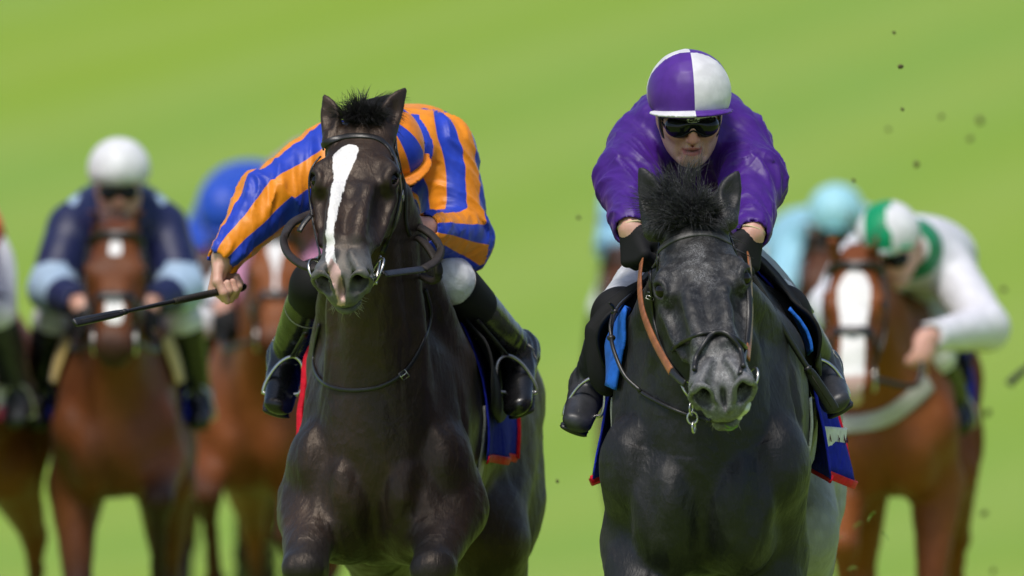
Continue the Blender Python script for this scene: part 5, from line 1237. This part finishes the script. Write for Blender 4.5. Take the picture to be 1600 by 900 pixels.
field_pair('d', 11.0, 398, .95, -5, (430, 358), (48, 0, 2), ('fold', 'half', 'push', 'under'), chest, MT['chestnut_hair'], 'chestnut racehorse with a round white star and dark muzzle, just left of the black horse', 'jockey in mauve silks mostly hidden behind the black horse with the blaze',
    mauve_s, mauve_cap, MT['navy_cloth'], pinkred, over={'head': (482, 285, 11.2), 'neck': (482, 280, 11.5), 'chest': (486, 285, 11.8), ('shoulder', 0): (452, 290, 11.6), ('shoulder', 1): (530, 290, 11.6), ('elbow', 0): (436, 352, 11.4), ('elbow', 1): (545, 360, 11.4)}, blaze=[(.04, 0, -.01), (.07, 0, .026), (.12, 0, .036), (.18, 0, .018), (.24, .0, .008), (.36, 0, .012), (.42, 0, -.02)], cloth_lab='navy and pink edged saddle cloth')
field_pair('e', 17.0, 1040, .98, 0, (976, 392), (48, 0, 4), ('half', 'fold', 'under', 'push'), dbay, MT['black_hair'], 'dark bay racehorse almost hidden behind the dark grey horse', 'jockey in pale blue silks with dark bands, seen either side of the purple rider',
    lblue_s, lblue_cap, MT['navy_cloth'], pinkred, over={('elbow', 0): (962, 385, 16.8), ('elbow', 1): (1182, 392, 16.8), ('shoulder', 0): (972, 320, 17.2), ('shoulder', 1): (1150, 320, 17.2), 'head': (1066, 300, 16.9), 'neck': (1066, 298, 17.2), 'chest': (1066, 300, 17.5)}, stripe=lambda V, J: np.sin((V[:, 2]) * 62) * .02 - .015, cloth_lab='navy saddle cloth')
field_pair('f', 16.0, 1288, .98, 3, (1290, 372), (50, 0, 4), ('fold', 'half', 'push', 'under'), dbay, MT['black_hair'], 'brown racehorse hidden behind the chestnut with the broad white face', 'jockey in plain sky blue silks and pale blue cap behind the green capped rider',
    sky_s, lblue_cap, MT['navy_cloth'], pinkred, over={'head': (1304, 352, 15.7), 'neck': (1285, 362, 16.1), 'chest': (1270, 388, 16.4), ('shoulder', 0): (1240, 398, 16.2), ('elbow', 0): (1228, 452, 16.0)}, rhead=(25, -6, 0), cloth_lab='dark blue saddle cloth')
FG = field_pair('g', 8.0, 1392, .98, -4, (1337, 398), (52, 0, -4), ('half', 'down', 'under', 'push'), chest, MT['chestnut_hair'], 'chestnut racehorse with a very broad white face, under the white and green rider', 'jockey in white silks and a white and green cap leaning out with bent elbow',
    white_s, green_cap, MT['navy_cloth'], pinkred, over={'head': (1392, 388, 7.9), 'neck': (1425, 388, 8.0), 'chest': (1440, 400, 8.3), 'pelvis': (1440, 430, 8.8), ('shoulder', 1): (1484, 425, 8.1), ('elbow', 1): (1540, 512, 7.9), ('wrist', 1): (1446, 528, 7.6), ('shoulder', 0): (1375, 425, 8.1), ('elbow', 0): (1300, 480, 7.9), ('wrist', 0): (1330, 520, 7.6), ('knee', 1): (1462, 560, 8.1), ('ankle', 1): (1496, 640, 8.3), ('toe', 1): (1500, 670, 8.2)},
    blaze=[(.05, 0, -.01), (.09, 0, .042), (.15, 0, .060), (.22, 0, .058), (.30, .004, .050), (.38, .004, .042), (.46, .002, .044), (.54, 0, .046), (.60, 0, .03), (.62, 0, -.01)], stripe=lambda V, J: .022 - np.abs(np.linalg.norm((V - A(J['neck']))[:, ::2], axis=1) - .075), capstripe=lambda H: np.where((H[:, 0] < .03) & (H[:, 2] > .045), .03 - np.abs(H[:, 0] + .01) * .6, -.02), rhead=(26, 8, -12), pts=False, cloth_lab='blue and violet edged saddle cloth', gloves=False)
field_pair('h', 8.6, -140, .97, -9, (-150, 350), (48, 0, -4), ('half', 'fold', 'under', 'push'), lchest, MT['chestnut_hair'], 'light bay racehorse cut off by the left edge of the picture', 'jockey in vermilion silks cut off by the left edge',
    orange_s, orange_cap, MT['white_cloth'], pinkred, over={'head': (-150, 292, 8.6), 'neck': (-142, 290, 8.9), ('elbow', 1): (-32, 360, 8.8), ('shoulder', 1): (-60, 290, 9.0)}, cloth_lab='white and pink edged saddle cloth', boots=MT['boot_soft'])
FI = field_pair('i', 9.5, 1768, .97, 0, (1760, 360), (48, 0, 0), ('fold', 'half', 'under', 'push'), bay, MT['black_hair'], 'bay racehorse outside the right edge of the picture', 'jockey in violet silks outside the right edge, whip held out',
    purple_s, purple_cap, MT['navy_cloth'], pinkred, over={('elbow', 0): (1690, 430, 9.6), ('wrist', 0): (1656, 500, 9.4)}, cloth_lab='plain navy saddle cloth')
whip('blurred dark whip poking in from the right edge of the picture', P(1672, 512, 9.3), P(1576, 600, 9.1))
# pale breast girth on the broad faced chestnut
bg_ = thing('breast_girth', 'pale webbing breast girth round the chest of the broad faced chestnut', 'breast girth', P(1330, 660, 7.9)); strap_px(FG, 'webbing', [(1262, 652), (1290, 662), (1335, 664), (1385, 652), (1425, 622), (1450, 598)], .055, MT['girth'], bg_, .008, .008, 30, 20)
# ---------------- clods and blades kicked up
rng = np.random.RandomState(3)
def clod(px, py, Y, r, label):
    c = P(px, py, Y); V, F = uv_sphere((0, 0, 0), 1.0, 10, 7); k_ = 1 + .35 * pnoise(V * 1.7 + px); V = V * k_[:, None] * r * (.75 if Y > 4 else .9) * A((1, .8, 1.25)) @ rotm('Y', px * .7) + c; o = newmesh('turf_clod', V, F, MT['dirt'], origin=c); tag(o, label, 'turf clod', 'clods of turf in the air')
for px, py, Y, r, lb in ((1407, 104, 1.2, .0075, 'darkest clod of turf in the air at upper right'), (1397, 51, 2, .005, 'highest small clod of turf at upper right'), (1410, 171, 2, .005, 'small dark clod of turf right of the purple helmet'), (1432, 257, 5, .011, 'round blurred clod of turf above the green cap'), (1471, 182, 7, .009, 'faint clod of turf at upper right, left of a bigger faint one'),
        (1531, 188, 9, .014, 'largest faint clod of turf at upper right'), (1516, 217, 8, .011, 'faint clod of turf below the largest faint one'), (1388, 202, 7, .008, 'faint clod of turf level with the goggles'), (1334, 282, 3, .006, 'small clod of turf between the purple sleeve and the pale blue cap'), (1568, 452, 8, .011, 'clod of turf at the right edge beside the white elbow'), (1538, 802, 8, .012, 'clod of turf low at the right edge'), (1543, 645, 9, .014, 'soft clod of turf right of the chestnut'), (904, 340, 4, .006, 'small clod of turf left of the purple sleeve'), (871, 752, 2, .005, 'tiny clod of turf between the two leading horses'), (1552, 892, 8, .010, 'lowest clod of turf at the bottom right')): clod(px, py, Y, r, lb)
def blade(px, py, Y, L, a, label):
    c = P(px, py, Y); t = np.linspace(0, 1, 7); X = c + np.stack([(t - .5) * L * math.cos(a), .01 * np.sin(t * 5), (t - .5) * L * math.sin(a) + .2 * L * np.sin(t * 3.1)], 1); V, F = ribbon_mesh(X, [(.1, -1, .1)] * 7, L * .16 * np.sin(.25 + t * 2.7), .0015); o = newmesh('grass_blade', V, F, MT['grass_bit'], origin=c); tag(o, label, 'grass blade', 'torn grass in the air')
for px, py, Y, L, a, lb in ((1306, 812, 2.5, .030, 1.2, 'torn grass tuft left of centre below the chestnut\'s chest'), (1362, 808, 2.6, .036, .9, 'brightest torn grass blade below the chestnut\'s chest'), (1383, 838, 2.4, .030, -.9, 'tilted torn grass blade, rightmost below the chestnut\'s chest'), (1296, 832, 2.8, .02, .1, 'small torn grass blade beside the grey horse\'s flank'), (1314, 840, 2.2, .012, .4, 'tiniest grass fleck below the chestnut\'s chest'), (1340, 822, 4, .03, .6, 'soft blurred grass blade in the middle below the chestnut\'s chest'), (1332, 890, 3.5, .03, .2, 'lowest grass blade between the chestnut\'s forelegs'), (620, 880, 2.0, .012, .2, 'fleck of grass between the black horse\'s forelegs')):
    blade(px, py, Y, L, a, lb)
